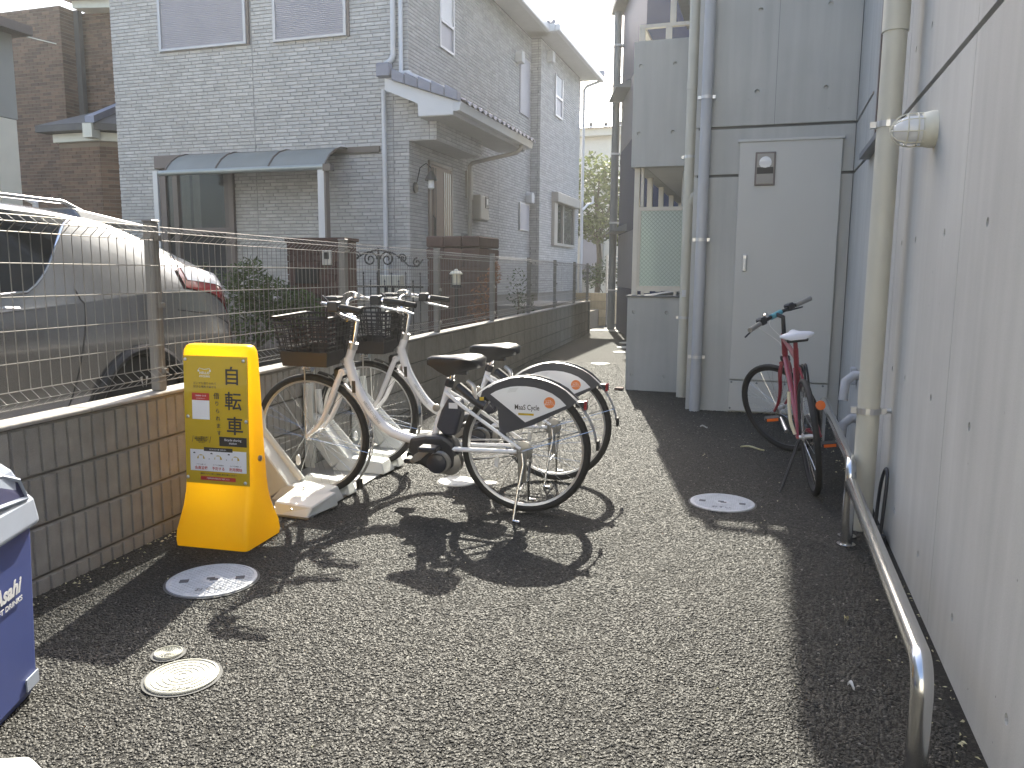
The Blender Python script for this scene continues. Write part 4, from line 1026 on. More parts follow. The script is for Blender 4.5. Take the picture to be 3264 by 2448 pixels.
# ------------------------------------------------------------------ background past the alley
bk = thing('cream_house', 'cream house with pale metal roof closing the end of the alley', 'house', (-7, 32, 0))
MB(bk).box(-12,-1.5,30.02,38,0,6.36).obj('wall', MT['bg_cream'], bk)
MB(bk).box(-12.2,-1.3,29.7,38,6.36,6.62).obj('eave', MT['bg_cream'], bk)
MB(bk).hexa([(-12.4,29.5,6.62),(-1.1,29.5,6.62),(-1.1,38.5,6.62),(-12.4,38.5,6.62)], [(-12.4,33.8,8.1),(-1.1,33.8,8.1),(-1.1,34.2,8.1),(-12.4,34.2,8.1)]).obj('roof', MT['bg_roof'], bk)
for k in range(8): MB(bk).box(-7.2+k*.55,-7.08+k*.55,29.75,29.85,6.70,6.84).obj('snow_guard', MT['roof_dark'], bk)
w1 = MB(bk).box(-6.95,-6.05,29.95,30.03,1.05,2.75).obj('window_frame', MT['meter'], bk)
MB(bk).box(-6.87,-6.13,29.94,29.955,1.13,2.67).obj('pane', MT['shutter'], w1)
w2 = MB(bk).box(-5.2,-3.8,29.95,30.03,1.4,2.9).obj('window_frame', MT['cream_metal'], bk)
MB(bk).box(-5.12,-4.54,29.94,29.955,1.48,2.82).box(-4.46,-3.88,29.94,29.955,1.48,2.82).obj('pane', MT['window_glass'], w2)
lg = MB(bk)
for k in range(9):
    x = -5.12+k*.14
    lg.tube([(x,29.92,1.48),(x+.42,29.92,2.82)], .012, 4).tube([(x,29.92,2.82),(x+.42,29.92,1.48)], .012, 4)
lg.obj('lattice', MT['cream_metal'], w2)
def tree(label, base, h, lobes, n, size, mat='leaf_tree'):
    t = thing('tree', label, 'tree', base)
    m = MB(t); b = Vector(base)
    m.tube([b, b+Vector((.06,.03,h*.35)), b+Vector((-.05,.05,h*.6)), b+Vector((0,0,h*.85))], [.11,.085,.06,.02], 8)
    for c, rad in lobes:
        m.tube([b+Vector((-.02,.03,h*.45)), (b+Vector((0,0,h*.55))+Vector(c))/2, c], [.045,.03,.008], 6)
    m.obj('trunk', MT['bark'], t, smooth=60)
    f = MB(t)
    for c, rad in lobes: leafs(f, c, rad, n, size, .38)
    f.obj('crown', MT[mat], t, fix=False); return t
tree('tall broadleaf tree in front of the cream house at the alley end', (-5.3,25.3,0), 5.0,
     [((-5.5,25.3,4.5),(.75,.8,.6)),((-4.6,25.5,4.1),(.8,.8,.75)),((-6.0,25.2,3.8),(.7,.8,.7)),((-5.1,25.2,3.4),(.8,.8,.65)),((-4.2,25.4,3.1),(.7,.8,.7)),((-6.1,25.1,3.0),(.6,.8,.6)),((-5.2,25.0,2.7),(.7,.7,.5)),((-4.5,25.3,2.5),(.5,.6,.4))], 480, .095)
shrub('evergreen_shrub', 'rounded dark shrub under the tree behind the beige rail fence', (-4.6,24.6,0), [((-4.8,24.6,1.35),(.55,.5,.45)),((-4.2,24.7,1.2),(.4,.5,.4)),((-5.3,24.7,1.2),(.4,.5,.4))], 420, .05, 'leaf', .4)
oc = tag(MB().tube([(-5.2,22.9,5.9),(-4.6,22,6.0),(-3.6,20,6.15),(-2.9,18.6,6.2)], .012, 5).obj('overhead_cable', MT['black_metal']), 'thin overhead cable crossing the bright sky gap', 'cable')
center_obj(oc)

# ------------------------------------------------------------------ house added unseen behind the viewer to bounce sunlight onto shaded fronts
sh = thing('sun_bounce_house', 'pale added house behind the viewer, unseen, bouncing sunlight onto the shaded fronts', 'house', (-3, -12, 0))
MB(sh).box(-15, 9, -18, -9.5, 0, 6.2).obj('wall', MT['bg_cream'], sh)
MB(sh).hexa([(-15.5,-18.5,6.2),(9.5,-18.5,6.2),(9.5,-9.1,6.2),(-15.5,-9.1,6.2)], [(-12,-14.2,8.2),(6,-14.2,8.2),(6,-13.6,8.2),(-12,-13.6,8.2)]).obj('roof', MT['roof_dark'], sh)
for x in (-12.5,-8.5,-4.5,-.5,3.5,6.5):
    for z in (.9,3.7):
        w_ = MB(sh).box(x, x+1.7, -9.52, -9.44, z, z+1.25).obj('window_frame', MT['window_frame_light'], sh)
        MB(sh).box(x+.06, x+1.64, -9.44, -9.43, z+.06, z+1.19).obj('pane', MT['car_glass'], w_)
# ------------------------------------------------------------------ silver car parked behind the fence (nose away to the left)
car = thing('silver_car', 'silver hatchback SUV parked behind the wire fence, its rear towards the white house', 'car', (-4.80, 3.0, .004))
CX, YR = -4.80, 5.22
def cr(P, t):       # Catmull-Rom through list of tuples, t in [0, n-1]
    n = len(P)-1; i = min(int(t), n-1); f = t-i
    p0, p1, p2, p3 = P[max(i-1,0)], P[i], P[i+1], P[min(i+2,n)]
    return tuple(.5*((2*b)+(-a+c)*f+(2*a-5*b+4*c-d)*f*f+(-a+3*b-3*c+d)*f**3) for a,b,c,d in zip(p0,p1,p2,p3))
# stations: s, width factor, sections (w,z): sill, low door, hip, shoulder, belt, window top, roof edge, roof
ST = [
 (-.02, [(.62,.42),(.68,.55),(.70,.68),(.66,.76),(.62,.79),(.54,.80),(.46,.81),(.24,.815),(0,.82)]),
 (.05, [(.72,.36),(.80,.52),(.83,.70),(.80,.82),(.76,.90),(.70,.97),(.60,1.02),(.30,1.05),(0,1.055)]),
 (.12, [(.77,.32),(.86,.52),(.88,.76),(.85,.94),(.82,1.05),(.77,1.16),(.66,1.235),(.34,1.26),(0,1.265)]),
 (.22, [(.79,.30),(.88,.52),(.90,.80),(.875,1.0),(.855,1.11),(.80,1.21),(.68,1.275),(.34,1.30),(0,1.305)]),
 (.36, [(.81,.30),(.89,.52),(.91,.82),(.892,1.05),(.872,1.13),(.775,1.26),(.645,1.345),(.34,1.375),(0,1.38)]),
 (.50, [(.82,.29),(.895,.52),(.915,.82),(.90,1.06),(.88,1.14),(.76,1.315),(.62,1.40),(.34,1.43),(0,1.435)]),
 (.75, [(.83,.29),(.90,.52),(.92,.82),(.905,1.07),(.885,1.15),(.735,1.40),(.60,1.49),(.34,1.52),(0,1.525)]),
 (1.05,[(.83,.28),(.90,.52),(.92,.82),(.91,1.06),(.885,1.14),(.71,1.48),(.61,1.565),(.34,1.60),(0,1.605)]),
 (1.5, [(.83,.27),(.895,.50),(.915,.80),(.905,1.03),(.88,1.11),(.695,1.53),(.60,1.615),(.34,1.65),(0,1.655)]),
 (2.1, [(.83,.27),(.89,.48),(.91,.78),(.90,1.00),(.875,1.07),(.69,1.53),(.60,1.61),(.34,1.645),(0,1.65)]),
 (2.7, [(.83,.27),(.89,.48),(.905,.76),(.895,.96),(.87,1.03),(.71,1.42),(.60,1.51),(.34,1.55),(0,1.555)]),
 (3.2, [(.83,.27),(.89,.48),(.905,.74),(.89,.92),(.86,.98),(.76,1.10),(.62,1.16),(.34,1.19),(0,1.195)]),
 (3.6, [(.83,.28),(.89,.48),(.90,.70),(.88,.86),(.85,.93),(.76,.98),(.60,1.02),(.32,1.05),(0,1.055)]),
 (4.1, [(.80,.30),(.86,.48),(.86,.66),(.83,.80),(.79,.86),(.70,.90),(.55,.93),(.30,.95),(0,.955)]),
 (4.42,[(.60,.34),(.66,.46),(.67,.60),(.64,.70),(.60,.75),(.52,.78),(.42,.80),(.22,.81),(0,.815)]),
 (4.50,[(.40,.38),(.45,.46),(.46,.56),(.44,.62),(.42,.66),(.36,.68),(.28,.69),(.15,.70),(0,.70)]),
]
SV = [a for a, _ in ST]
def csec(s):
    if s <= SV[0]: return ST[0][1]
    for i in range(len(SV)-1):
        if s <= SV[i+1]:
            t = i + (s-SV[i])/(SV[i+1]-SV[i])
            return [cr([q[1][k] for q in ST], t) for k in range(9)]
    return ST[-1][1]
def cpt(s, t, side, off=0.0):     # t in 0..8
    sec = csec(s); w, z = cr(sec, t); w2, z2 = cr(sec, min(t+.05,8)); w1, z1 = cr(sec, max(t-.05,0))
    dw, dz = w2-w1, z2-z1; l = math.hypot(dw,dz) or 1
    w += off*dz/l; z += -off*dw/l if dw < 0 else off*-dw/l
    return (CX + side*w, YR - s, z)
WH = [(1.06,.352),(3.72,.352)]
ns, nt = 120, 44
ss = [-.02 + (4.52)*i/ns for i in range(ns+1)]
for nm, sides in (('body', (1,-1)),):
    m = MB(car)
    for side in sides:
        P = [[cpt(s, 8*j/nt, side) for j in range(nt+1)] for s in ss]
        base = len(m.v); m.add([p for r_ in P for p in r_], [])
        for i in range(ns):
            for j in range(nt):
                c = (Vector(P[i][j])+Vector(P[i+1][j+1]))/2
                if any(math.hypot((YR-c.y)-a, c.z-b) < .372 for a, b in WH) and j < nt*.5: continue
                m.f.append((base+i*(nt+1)+j, base+i*(nt+1)+j+1, base+(i+1)*(nt+1)+j+1, base+(i+1)*(nt+1)+j))
    # end caps
    bm_o = m.obj('body', MT['car_silver'], car, smooth=55)
MB(car).prism([(CX-.6,YR-.02),(CX+.6,YR-.02),(CX+.78,YR-.3),(CX+.78,YR-4.2),(CX+.4,YR-4.46),(CX-.4,YR-4.46),(CX-.78,YR-4.2),(CX-.78,YR-.3)], .26, .95).obj('underbody', MT['car_black'], car)
for side in (1,-1):
    # wheel-arch trims and wheels
    for a, b in WH:
        pts = []
        for k in range(25):
            t = math.pi*(-.12 + 1.24*k/24); y = YR - a - .395*math.cos(t); z = b + .395*math.sin(t)
            pts.append((CX + side*(.905 + (.012 if z > .5 else -.005)), y, z))
        MB(car).tube(pts, .032, 6).obj('wheel_arch_trim', MT['car_black'], car, smooth=60)
        wy = YR-a; xw = CX+side*.80
        prof = [(.21,-.10),(.30,-.105),(.335,-.095),(.350,-.07),(.352,0),(.350,.07),(.335,.095),(.30,.105),(.21,.10)]
        w = MB(car).lathe(prof, (xw,wy,b), 'x', 32).obj('tyre', MT['rubber'], car, smooth=50)
        rm = MB(car).lathe([(.215,side*.085),(.225,side*.095),(.205,side*.09),(.20,side*.02),(.05,side*.03),(0,side*.035)], (xw,wy,b), 'x', 28)
        rm.obj('rim', MT['car_black'], w, smooth=50)
        sp = MB(car)
        for k in range(5):
            t = 2*math.pi*k/5+.3
            for dt in (-.12,.12):
                sp.tube([(xw+side*.075,wy+.05*math.cos(t),b+.05*math.sin(t)),(xw+side*.088,wy+.21*math.cos(t+dt),b+.21*math.sin(t+dt))], .018, 6)
        sp.lathe([(.055,side*.05),(.05,side*.085),(0,side*.088)], (xw,wy,b), 'x', 16).obj('spokes', MT['alu'], w, smooth=50)
    # side windows (rear quarter edge sweeps up)
    tb, tt = 4.12, 5.25
    P = []
    for i in range(41):
        row = []
        for j in range(15):
            f = j/14; t = tb + (tt-tb)*f
            s_rear = 1.75 - .42*(1-math.sqrt(max(0,1-(1-f)**2)))*0 - .40*f**.8 + .10*(1-f)**3
            s_front = 3.02 - .55*f
            row.append(cpt(s_rear + (s_front-s_rear)*i/40, t, side, .004))
        P.append(row)
    gl = MB(car).grid(P).obj('side_window', MT['car_glass'], car, smooth=60)
    ed = [Vector(P[i][0]) for i in range(40,-1,-1)] + [Vector(P[0][j]) for j in range(1,15)]
    MB(car).tube(ed, .009, 6).obj('window_trim', MT['chrome'], gl, smooth=60)
    for sx in (2.25,):
        MB(car).grid([[cpt(sx+dx+.02*f, tb+(tt-tb)*f, side, .008) for f in (0,.25,.5,.75,1)] for dx in (0,.09)]).obj('window_pillar', MT['car_black'], gl)
    # tail lamp wraps the corner
    P = []
    for i in range(13):
        s = .06 + .56*i/12; row = []
        lo = 3.15 + .75*(i/12)**1.3; hi = 5.7 - 1.15*(i/12)**.8
        for j in range(7): row.append(cpt(s, lo+(hi-lo)*j/6, side, .012))
        P.append(row)
    tl_ = MB(car).grid(P).obj('tail_lamp', MT['red_lens'], car, smooth=60)
    MB(car).grid([[(p[0]+side*.004,p[1]+.003,p[2]+.003) for p in r_[3:7]] for r_ in P[1:12]]).obj('lamp_clear_strip', MT['lamp_glass'], tl_, smooth=60)
    MB(car).grid([[cpt(.06+.3*i/6, 1.0+.5*j/3, side, .006) for j in range(4)] for i in range(7)]).obj('bumper_trim', MT['car_black'], car)
for side in (1,-1):
    MB(car).tube([cpt(1.66-.16*math.sin(k/12*2.2), .7+3.4*k/12, side, .001) for k in range(13)], .0035, 5).obj('door_seam', MT['car_black'], car)
    MB(car).tube([cpt(.60-.10*k/8, 4.3+1.5*k/8, side, .001) for k in range(9)], .0035, 5).obj('hatch_seam', MT['car_black'], car)
    MB(car).tube([cpt(.10+.62*k/8, 2.35+.25*k/8, side, .001) for k in range(9)], .0035, 5).obj('bumper_seam', MT['car_black'], car)
# rear window, spoiler, roof rails, handles
P = [[cpt(.34+.36*i/8, 6.05+1.95*j/10, sd2, .006) for j in range(11)] for i in range(9) for sd2 in (1,)]
MB(car).grid(P).obj('rear_window', MT['car_glass'], car, smooth=60)
MB(car).grid([[cpt(.34+.36*i/8, 6.05+1.95*j/10, -1, .006) for j in range(11)] for i in range(9)]).obj('rear_window', MT['car_glass'], car, smooth=60)
MB(car).hexa([(CX-.56,YR-.56,1.545),(CX+.56,YR-.56,1.545),(CX+.62,YR-1.20,1.56),(CX-.62,YR-1.20,1.56)], [(CX-.55,YR-.57,1.572),(CX+.55,YR-.57,1.572),(CX+.59,YR-1.24,1.645),(CX-.59,YR-1.24,1.645)]).obj('spoiler', MT['car_silver'], car, bevel=.012, seg=2)
for side in (1,-1):
    MB(car).tube([(CX+side*.56,YR-1.15,1.63),(CX+side*.57,YR-1.3,1.675),(CX+side*.57,YR-2.2,1.685),(CX+side*.56,YR-2.6,1.60)], .014, 8).obj('roof_rail', MT['chrome'], car, smooth=60)
    MB(car).tube([cpt(1.95,3.6,side,.02), cpt(2.05,3.62,side,.04), cpt(2.2,3.62,side,.04), cpt(2.28,3.6,side,.02)], .012, 6).obj('door_handle', MT['chrome'], car)
    MB(car).box(CX+side*.90, CX+side*1.05, YR-2.95, YR-2.78, 1.02, 1.16).obj('wing_mirror', MT['car_silver'], car, bevel=.03, seg=2)
    MB(car).grid([[cpt(4.0+.35*i/6, 3.2+1.2*j/4, side, .006) for j in range(5)] for i in range(7)]).obj('headlamp', MT['lamp_glass'], car, smooth=60)
MB(car).box(CX-.17,CX+.17,YR-.01,YR+.035,.62,.78).obj('number_plate', MT['paper'], car)
for side in (1,-1):
    MB(car).grid([[cpt(2.72+.42*i/6, 5.9+2.1*j/6, side, .004) for j in range(7)] for i in range(7)]).obj('windscreen', MT['car_glass'], car, smooth=60)

# ------------------------------------------------------------------ yellow bicycle-station sign
sg = thing('station_sign', 'bright yellow moulded plastic bicycle station sign with printed panel beside the block wall', 'sign', (-2.36, 3.01, 0), math.atan2(.030,.363))
# local: x right, -y towards the viewer; front face base at y=-.165
def sring(z, x0, x1, y0, y1, r):
    pts = []; n = 5
    for cx, cy, a0 in ((x1-r,y0+r,-90),(x1-r,y1-r,0),(x0+r,y1-r,90),(x0+r,y0+r,180)):
        for k in range(n):
            a = math.radians(a0+90*k/(n-1)); pts.append((cx+r*math.cos(a), cy+r*math.sin(a), z))
    return pts
lv = [(.004,-.184,.180,-.163,.135,.02),(.03,-.187,.183,-.165,.137,.02),(.075,-.186,.181,-.160,.132,.022),(.12,-.184,.176,-.140,.112,.026),(.18,-.183,.172,-.112,.090,.03),(.24,-.183,.170,-.093,.075,.032),(.30,-.183,.169,-.083,.068,.034),(.45,-.183,.168,-.078,.058,.034),(.70,-.183,.168,-.071,.046,.034),(.86,-.182,.167,-.066,.038,.034),(.895,-.179,.164,-.062,.034,.032),(.915,-.170,.155,-.053,.027,.03),(.922,-.155,.14,-.04,.015,.02)]
m = MB(); rings = [sring(*l) for l in lv]; n_ = len(rings[0])
m.add([p for r_ in rings for p in r_], [(i*n_+k, i*n_+(k+1)%n_, (i+1)*n_+(k+1)%n_, (i+1)*n_+k) for i in range(len(rings)-1) for k in range(n_)] + [tuple(range(n_-1,-1,-1)), tuple((len(rings)-1)*n_+k for k in range(n_))])
m.obj('sign_body', MT['sign_yellow'], sg, smooth=40)
# printed panel, leaning with the front face
pz0, pz1 = .285, .872
def fy(z):
    for i in range(len(lv)-1):
        if lv[i][0] <= z <= lv[i+1][0]:
            t = (z-lv[i][0])/(lv[i+1][0]-lv[i][0]); return lv[i][3]+(lv[i+1][3]-lv[i][3])*t
    return lv[-1][3]
ya, yb = fy(pz0)-.004, fy(pz1)-.004
UZ = Vector((0, yb-ya, pz1-pz0)).normalized(); NF = Vector((1,0,0)).cross(UZ)
PO = Vector((-.163, ya, pz0)); PH = (pz1-pz0)/UZ.z; PW = .322
panel = MB().hexa([PO, PO+Vector((PW,0,0)), PO+Vector((PW,0,0))-NF*.006, PO-NF*.006], [PO+UZ*PH, PO+Vector((PW,0,0))+UZ*PH, PO+Vector((PW,0,0))+UZ*PH-NF*.006, PO+UZ*PH-NF*.006]).obj('printed_panel', MT['print_yellow'], sg)
def sp_(u, v, d=.0008): return PO + Vector((u*PW,0,0)) + UZ*(v*PH) + NF*d       # u,v in 0..1 from bottom left
def st_(body, u, v, size, mat, **k): return text(body, size, MT[mat], panel, frame(sp_(u,v,k.pop('d',.0010)), (1,0,0), UZ), ex=.0003, **k)
def sbox(u0,u1,v0,v1,mat,name,d=.0010):
    a, b = sp_(u0,v0,0), sp_(u1,v0,0); c, e2 = sp_(u1,v1,0), sp_(u0,v1,0)
    return MB().hexa([a+NF*.0002,b+NF*.0002,c+NF*.0002,e2+NF*.0002],[a+NF*d,b+NF*d,c+NF*d,e2+NF*d]).obj(name, MT[mat], panel)
for ch, v, u in (('自',.842,.76),('転',.648,.775),('車',.456,.795)): st_(ch, u, v, .088, 'print_black', bold=.0012)
for k, ch in enumerate('借りられます'): st_(ch, .515+.006*k, .69-.0575*k, .031 if k == 0 else .024, 'print_black', bold=.0003)
st_('HELLO', .335, .868, .0155, 'print_white', bold=.0003, space=1.15); st_('CYCLING', .335, .842, .0115, 'print_white', bold=.0003, space=1.15)
MB().tube([sp_(.235,.893,.001),sp_(.255,.905,.001),sp_(.30,.90,.001),sp_(.335,.896,.001),sp_(.375,.90,.001),sp_(.41,.905,.001),sp_(.43,.893,.001)], .0012, 4).obj('logo_line', MT['print_white'], panel)
for u in (.24,.425): MB().lathe([(.0045,-.0004),(.0045,.0004)], sp_(u,.885,.001), 'y', 12).obj('logo_wheel', MT['print_white'], panel)
st_('どこでも借りられて', .335, .787, .0125, 'print_black', space=1.1); st_('好きな場所で返せる', .335, .76, .0125, 'print_black', space=1.1)
sbox(.125,.40,.507,.655,'print_white','card'); sbox(.125,.40,.656,.712,'print_red','card_header')
st_('ご利用料金・使い方', .262, .690, .0075, 'print_white', bold=.0001, width=.056)
st_('お得な使い方はこちら', .262, .670, .0042, 'print_white', width=.045)
st_('お近くの駅前広場や\n施設の駐輪場などに\n自転車置き場が\nあります', .262, .345, .0082, 'print_black', line=1.0)
for a, b in ((.11,.13),(.41,.39)): MB().tube([sp_(a,.325,.001),sp_(b,.375,.001)] if a < .2 else [sp_(b+.0,.325,.001),sp_(a,.375,.001)], .0010, 4).obj('slash', MT['print_black'], panel)
sbox(.545,.975,.305,.378,'print_black','caption_plate'); st_('Bicycle sharing\nstation', .76, .3425, .0145, 'print_white', d=.0018, line=1.0)
sbox(.075,.965,.10,.268,'print_white','steps_card'); sbox(.295,.75,.258,.288,'print_black','steps_header', .0016)
st_('はじめての方へ ■ ご利用の流れ', .52, .273, .0068, 'print_white', d=.0022, width=.085)
for k, u in enumerate((.245,.52,.795)):
    MB().lathe([(.0195,0),(.0195,.0006)], sp_(u,.196,.0010), 'y', 24).obj('step_disc', MT['print_yellow'], panel)
    MB().lathe([(.0062,0),(.0062,.0006)], sp_(u-.105,.236,.0010), 'y', 14).obj('step_number', MT['print_black'], panel)
    sbox(u-.035 if k == 0 else u-.045, u+.035 if k == 0 else u+.03, .172,.222,'print_white','step_picture', .0022)
    if k < 2: MB().add([sp_(u+.125,.205,.0012),sp_(u+.125,.190,.0012),sp_(u+.145,.1975,.0012)], [(0,1,2)]).obj('arrow', MT['print_grey'], panel)
st_('アプリを使って', .245, .150, .0072, 'print_black'); st_('アプリで自転車を', .52, .150, .0072, 'print_black'); st_('ロックを解除して', .795, .150, .0072, 'print_black')
st_('会員登録', .245, .122, .0165, 'print_red', bold=.0003); st_('予約する', .52, .122, .0165, 'print_red', bold=.0003); st_('利用開始', .795, .122, .0165, 'print_red', bold=.0003)
st_('便利なアプリで使って便利に乗ろう乗ってみよう', .52, .078, .0085, 'print_black', width=.185)
sbox(.235,.79,.028,.058,'print_red','footer_ribbon'); st_('ご利用料金等の詳細は必ずご確認ください', .512, .043, .0078, 'print_white', d=.0018, width=.118)
for u, v in ((.035,.97),(.95,.97),(.055,.525),(.975,.505),(.03,.045),(.945,.025)):
    b_ = MB().lathe([(.0078,0),(.0078,.002),(.005,.0045),(0,.005)], sp_(u,v,.0), 'y', 12)
    b_.v = [Vector((p.x, sp_(u,v).y - (p.y - sp_(u,v).y) , p.z)) for p in b_.v]
    b_.obj('bolt', MT['alu'], panel, smooth=40)
bs = MB().lathe([(.014,0),(.014,.008),(.008,.010),(0,.010)], (.168,-.012,.40), 'x', 12).obj('side_bolt', MT['motor_grey'], sg, smooth=40)

# ------------------------------------------------------------------ inspection covers
def cover(x, y, r, style, label, rot=0, mat='cover_grey'):
    t = thing('manhole_cover', label, 'manhole cover', (x, y, 0), rot)
    MB().lathe([(r,.0),(r,.010),(r*.965,.0125),(r*.93,.0125),(r*.925,.0092),(0,.0092)], (0,0,0), 'z', 48).obj('disc', MT['cover_gap'] if style != 'plain' else MT[mat], t, smooth=30)
    MB().lathe([(r*1.0,.0005),(r*1.002,.0104),(r*.965,.0129),(r*.93,.0129),(r*.925,.0096)], (0,0,0), 'z', 48).obj('rim', MT[mat], t, smooth=30)
    MB().lathe([(r*1.003,.0045),(r+.011,.0045),(r+.011,.0055),(r*1.003,.0055)], (0,0,0), 'z', 40, closed=True).obj('frame_gap', MT['cover_gap'], t)
    m = MB()
    if style == 'diamond':
        st = .0225; n = int(r*1.0/st)+1
        for i in range(-n*2, n*2+1):
            for j in range(-n*2, n*2+1):
                px, py = i*st + (j%2)*st/2, j*st*.55
                if math.hypot(px,py) > r*.90 or math.hypot(px,py) < r*.25: continue
                if abs(abs(px)-r*.62) < r*.12 and abs(py) < r*.14: continue
                w, h = .0105, .0054
                m.add([(px-w,py,.0096),(px,py-h,.0096),(px+w,py,.0096),(px,py+h,.0096),(px-w*.6,py,.0122),(px,py-h*.6,.0122),(px+w*.6,py,.0122),(px,py+h*.6,.0122)],[(0,1,5,4),(1,2,6,5),(2,3,7,6),(3,0,4,7),(4,5,6,7)])
        m.obj('tread', MT[mat], t, kind='stuff')
        for sx in (-1,1): MB().box(sx*r*.62-r*.10, sx*r*.62+r*.10, -r*.09, r*.09, .0096, .0112).obj('lift_slot', MT['cover_recess'], t)
        MB().lathe([(r*.23,.0096),(r*.23,.0118),(0,.0118)], (0,0,0), 'z', 24).obj('boss', MT[mat], t)
        MB().box(-r*.13,r*.05,-r*.02,r*.10,.0119,.0128).box(-r*.05,r*.13,-r*.10,r*.01,.0119,.0128).obj('emblem', MT['cover_recess'], t)
        text('おすい', r*.20, MT['cover_recess'], t, Matrix.Translation((0,-r*.62,.0126)), 'lettering', ex=.0003)
    elif style == 'rings':
        for q_ in range(1, 6):
            ra, rb = r*(.08+.16*(q_-1))+.004, r*(.08+.16*q_)-.003
            k = 4+q_*4
            for i in range(k):
                a0 = 2*math.pi*(i+.06)/k + q_*.2; a1 = 2*math.pi*(i+.94)/k + q_*.2
                st_n = 3; P0 = [(ra*math.cos(a0+(a1-a0)*s/st_n), ra*math.sin(a0+(a1-a0)*s/st_n)) for s in range(st_n+1)]
                P1 = [(rb*math.cos(a0+(a1-a0)*s/st_n), rb*math.sin(a0+(a1-a0)*s/st_n)) for s in range(st_n+1)]
                for s in range(st_n): m.prism([P0[s],P0[s+1],P1[s+1],P1[s]], .0094, .0118)
        m.obj('tread', MT[mat], t, kind='stuff')
        MB().box(-r*.28,r*.28,-r*.80,-r*.66,.0118,.0135).obj('name_plate', MT[mat], t, bevel=.001)
        text('おすい', r*.15, MT['cover_recess'], t, Matrix.Translation((0,-r*.73,.0137)), 'lettering', ex=.0003, width=r*.4)
    elif style == 'plain':
        MB().lathe([(r*.80,.0096),(r*.80,.0106),(r*.76,.0106),(r*.76,.0096)], (0,0,0), 'z', 32, closed=True).obj('ring', MT[mat], t)
        MB().box(-.014,.014,-r*.88,-r*.80,.0097,.0108).obj('lift_slot', MT['cover_recess'], t)
    return t
cover(-.184, 4.366, .172, 'diamond', 'grey round drain cover with two lift slots before the maroon bicycle', R(0))
cover(-2.093, 2.538, .174, 'diamond', 'large grey round drain cover in the shadow of the yellow sign', R(30))
cover(-1.667, 1.865, .107, 'rings', 'cream round drain cover with a ringed tread, sunlit on the paving', R(35), 'cover_cream')
cover(-1.816, 1.974, .044, 'rings', 'tiny cream cap touching the shadow of the yellow sign', R(35), 'cover_cream')
cover(-1.73, 4.295, .112, 'plain', 'blank white round cover beneath the white bicycles', R(15), 'cover_white')
cover(-1.53, 4.325, .043, 'plain', 'small white cap beneath the white bicycles', R(15), 'cover_white')
for x, y, r, lb_ in ((-1.91,8.95,.10,'pale round cover on the path nearest the balcony screen wall'),(-2.20,10.86,.13,'pale round cover on the sunlit path beyond the bicycles'),(-2.18,12.64,.17,'pale round cover on the path short of the navy house'),(-2.28,13.5,.17,'pale round cover on the path alongside the navy house'),(-2.40,14.4,.17,'pale round cover on the path deep beside the navy house'),(-3.42,18.2,.2,'pale round cover past the end of the block wall')):
    cover(x, y, r, 'plain', lb_, 0, 'cover_cream')
dg_ = thing('drain_grate', 'long pale drain channel lid crossing the far end of the path', 'drain', (-3.35, 17.3, 0), R(-6))
MB().box(-.5,.6,-.09,.09,.0,.012).obj('lid', MT['cover_cream'], dg_)
MB().box(-.5,.6,.20,.36,.0,.010).obj('lid', MT['cover_cream'], dg_)

# ------------------------------------------------------------------ recycling bin (lower left)
BZ = 1.045
bn = thing('recycling_bin', 'blue plastic recycling bin with a pale hooded lid by the block wall', 'bin', (-2.107, 1.452, 0), R(24.3))
# local: +x faces the path, y along; body is a chamfered box
def cring(z, hx, hy, c):
    z *= 1.045
    return [(hx,-hy+c,z),(hx,hy-c,z),(hx-c,hy,z),(-hx+c,hy,z),(-hx,hy-c,z),(-hx,-hy+c,z),(-hx+c,-hy,z),(hx-c,-hy,z)]
def rings_obj(rs, name, mat, par, **k):
    m = MB(); n = len(rs[0])
    m.add([p for r_ in rs for p in r_], [(i*n+j, i*n+(j+1)%n, (i+1)*n+(j+1)%n, (i+1)*n+j) for i in range(len(rs)-1) for j in range(n)] + [tuple(range(n-1,-1,-1)), tuple((len(rs)-1)*n+j for j in range(n))])
    return m.obj(name, MT[mat], par, **k)
rings_obj([cring(.0,.150,.19,.045), cring(.03,.165,.205,.05), cring(.52,.178,.222,.055)], 'bin_body', 'bin_blue', bn, bevel=.006, seg=2)
lid = rings_obj([cring(.49,.188,.234,.06), cring(.50,.197,.243,.06), cring(.565,.190,.234,.06), cring(.58,.180,.224,.058)], 'lid_skirt', 'bin_lid', bn, bevel=.006, seg=2)
rings_obj([cring(.58,.180,.224,.058), cring(.66,.165,.165,.05), cring(.705,.145,.110,.045), cring(.72,.125,.06,.03)], 'lid_hood', 'bin_lid', lid, bevel=.005, seg=2)
# oval mouths in the sloping ends of the hood
for sy in (1,-1):
    c = Vector((0, sy*.198, .620)); ux = Vector((1,0,0)); uv = Vector((0,-sy*.062,.070)).normalized(); nn = Vector((0,sy*.070,.062)).normalized()
    pts = [c + ux*(.105*math.cos(a)) + uv*(.052*math.sin(a)) + nn*.004 for a in [2*math.pi*k/28 for k in range(28)]]
    MB().tube(pts, .008, 6, closed=True).obj('mouth_rim', MT['bin_lid'], lid, smooth=60)
    MB().add([p for p in pts], [tuple(range(28))]).obj('mouth', MT['bin_dark'], lid)
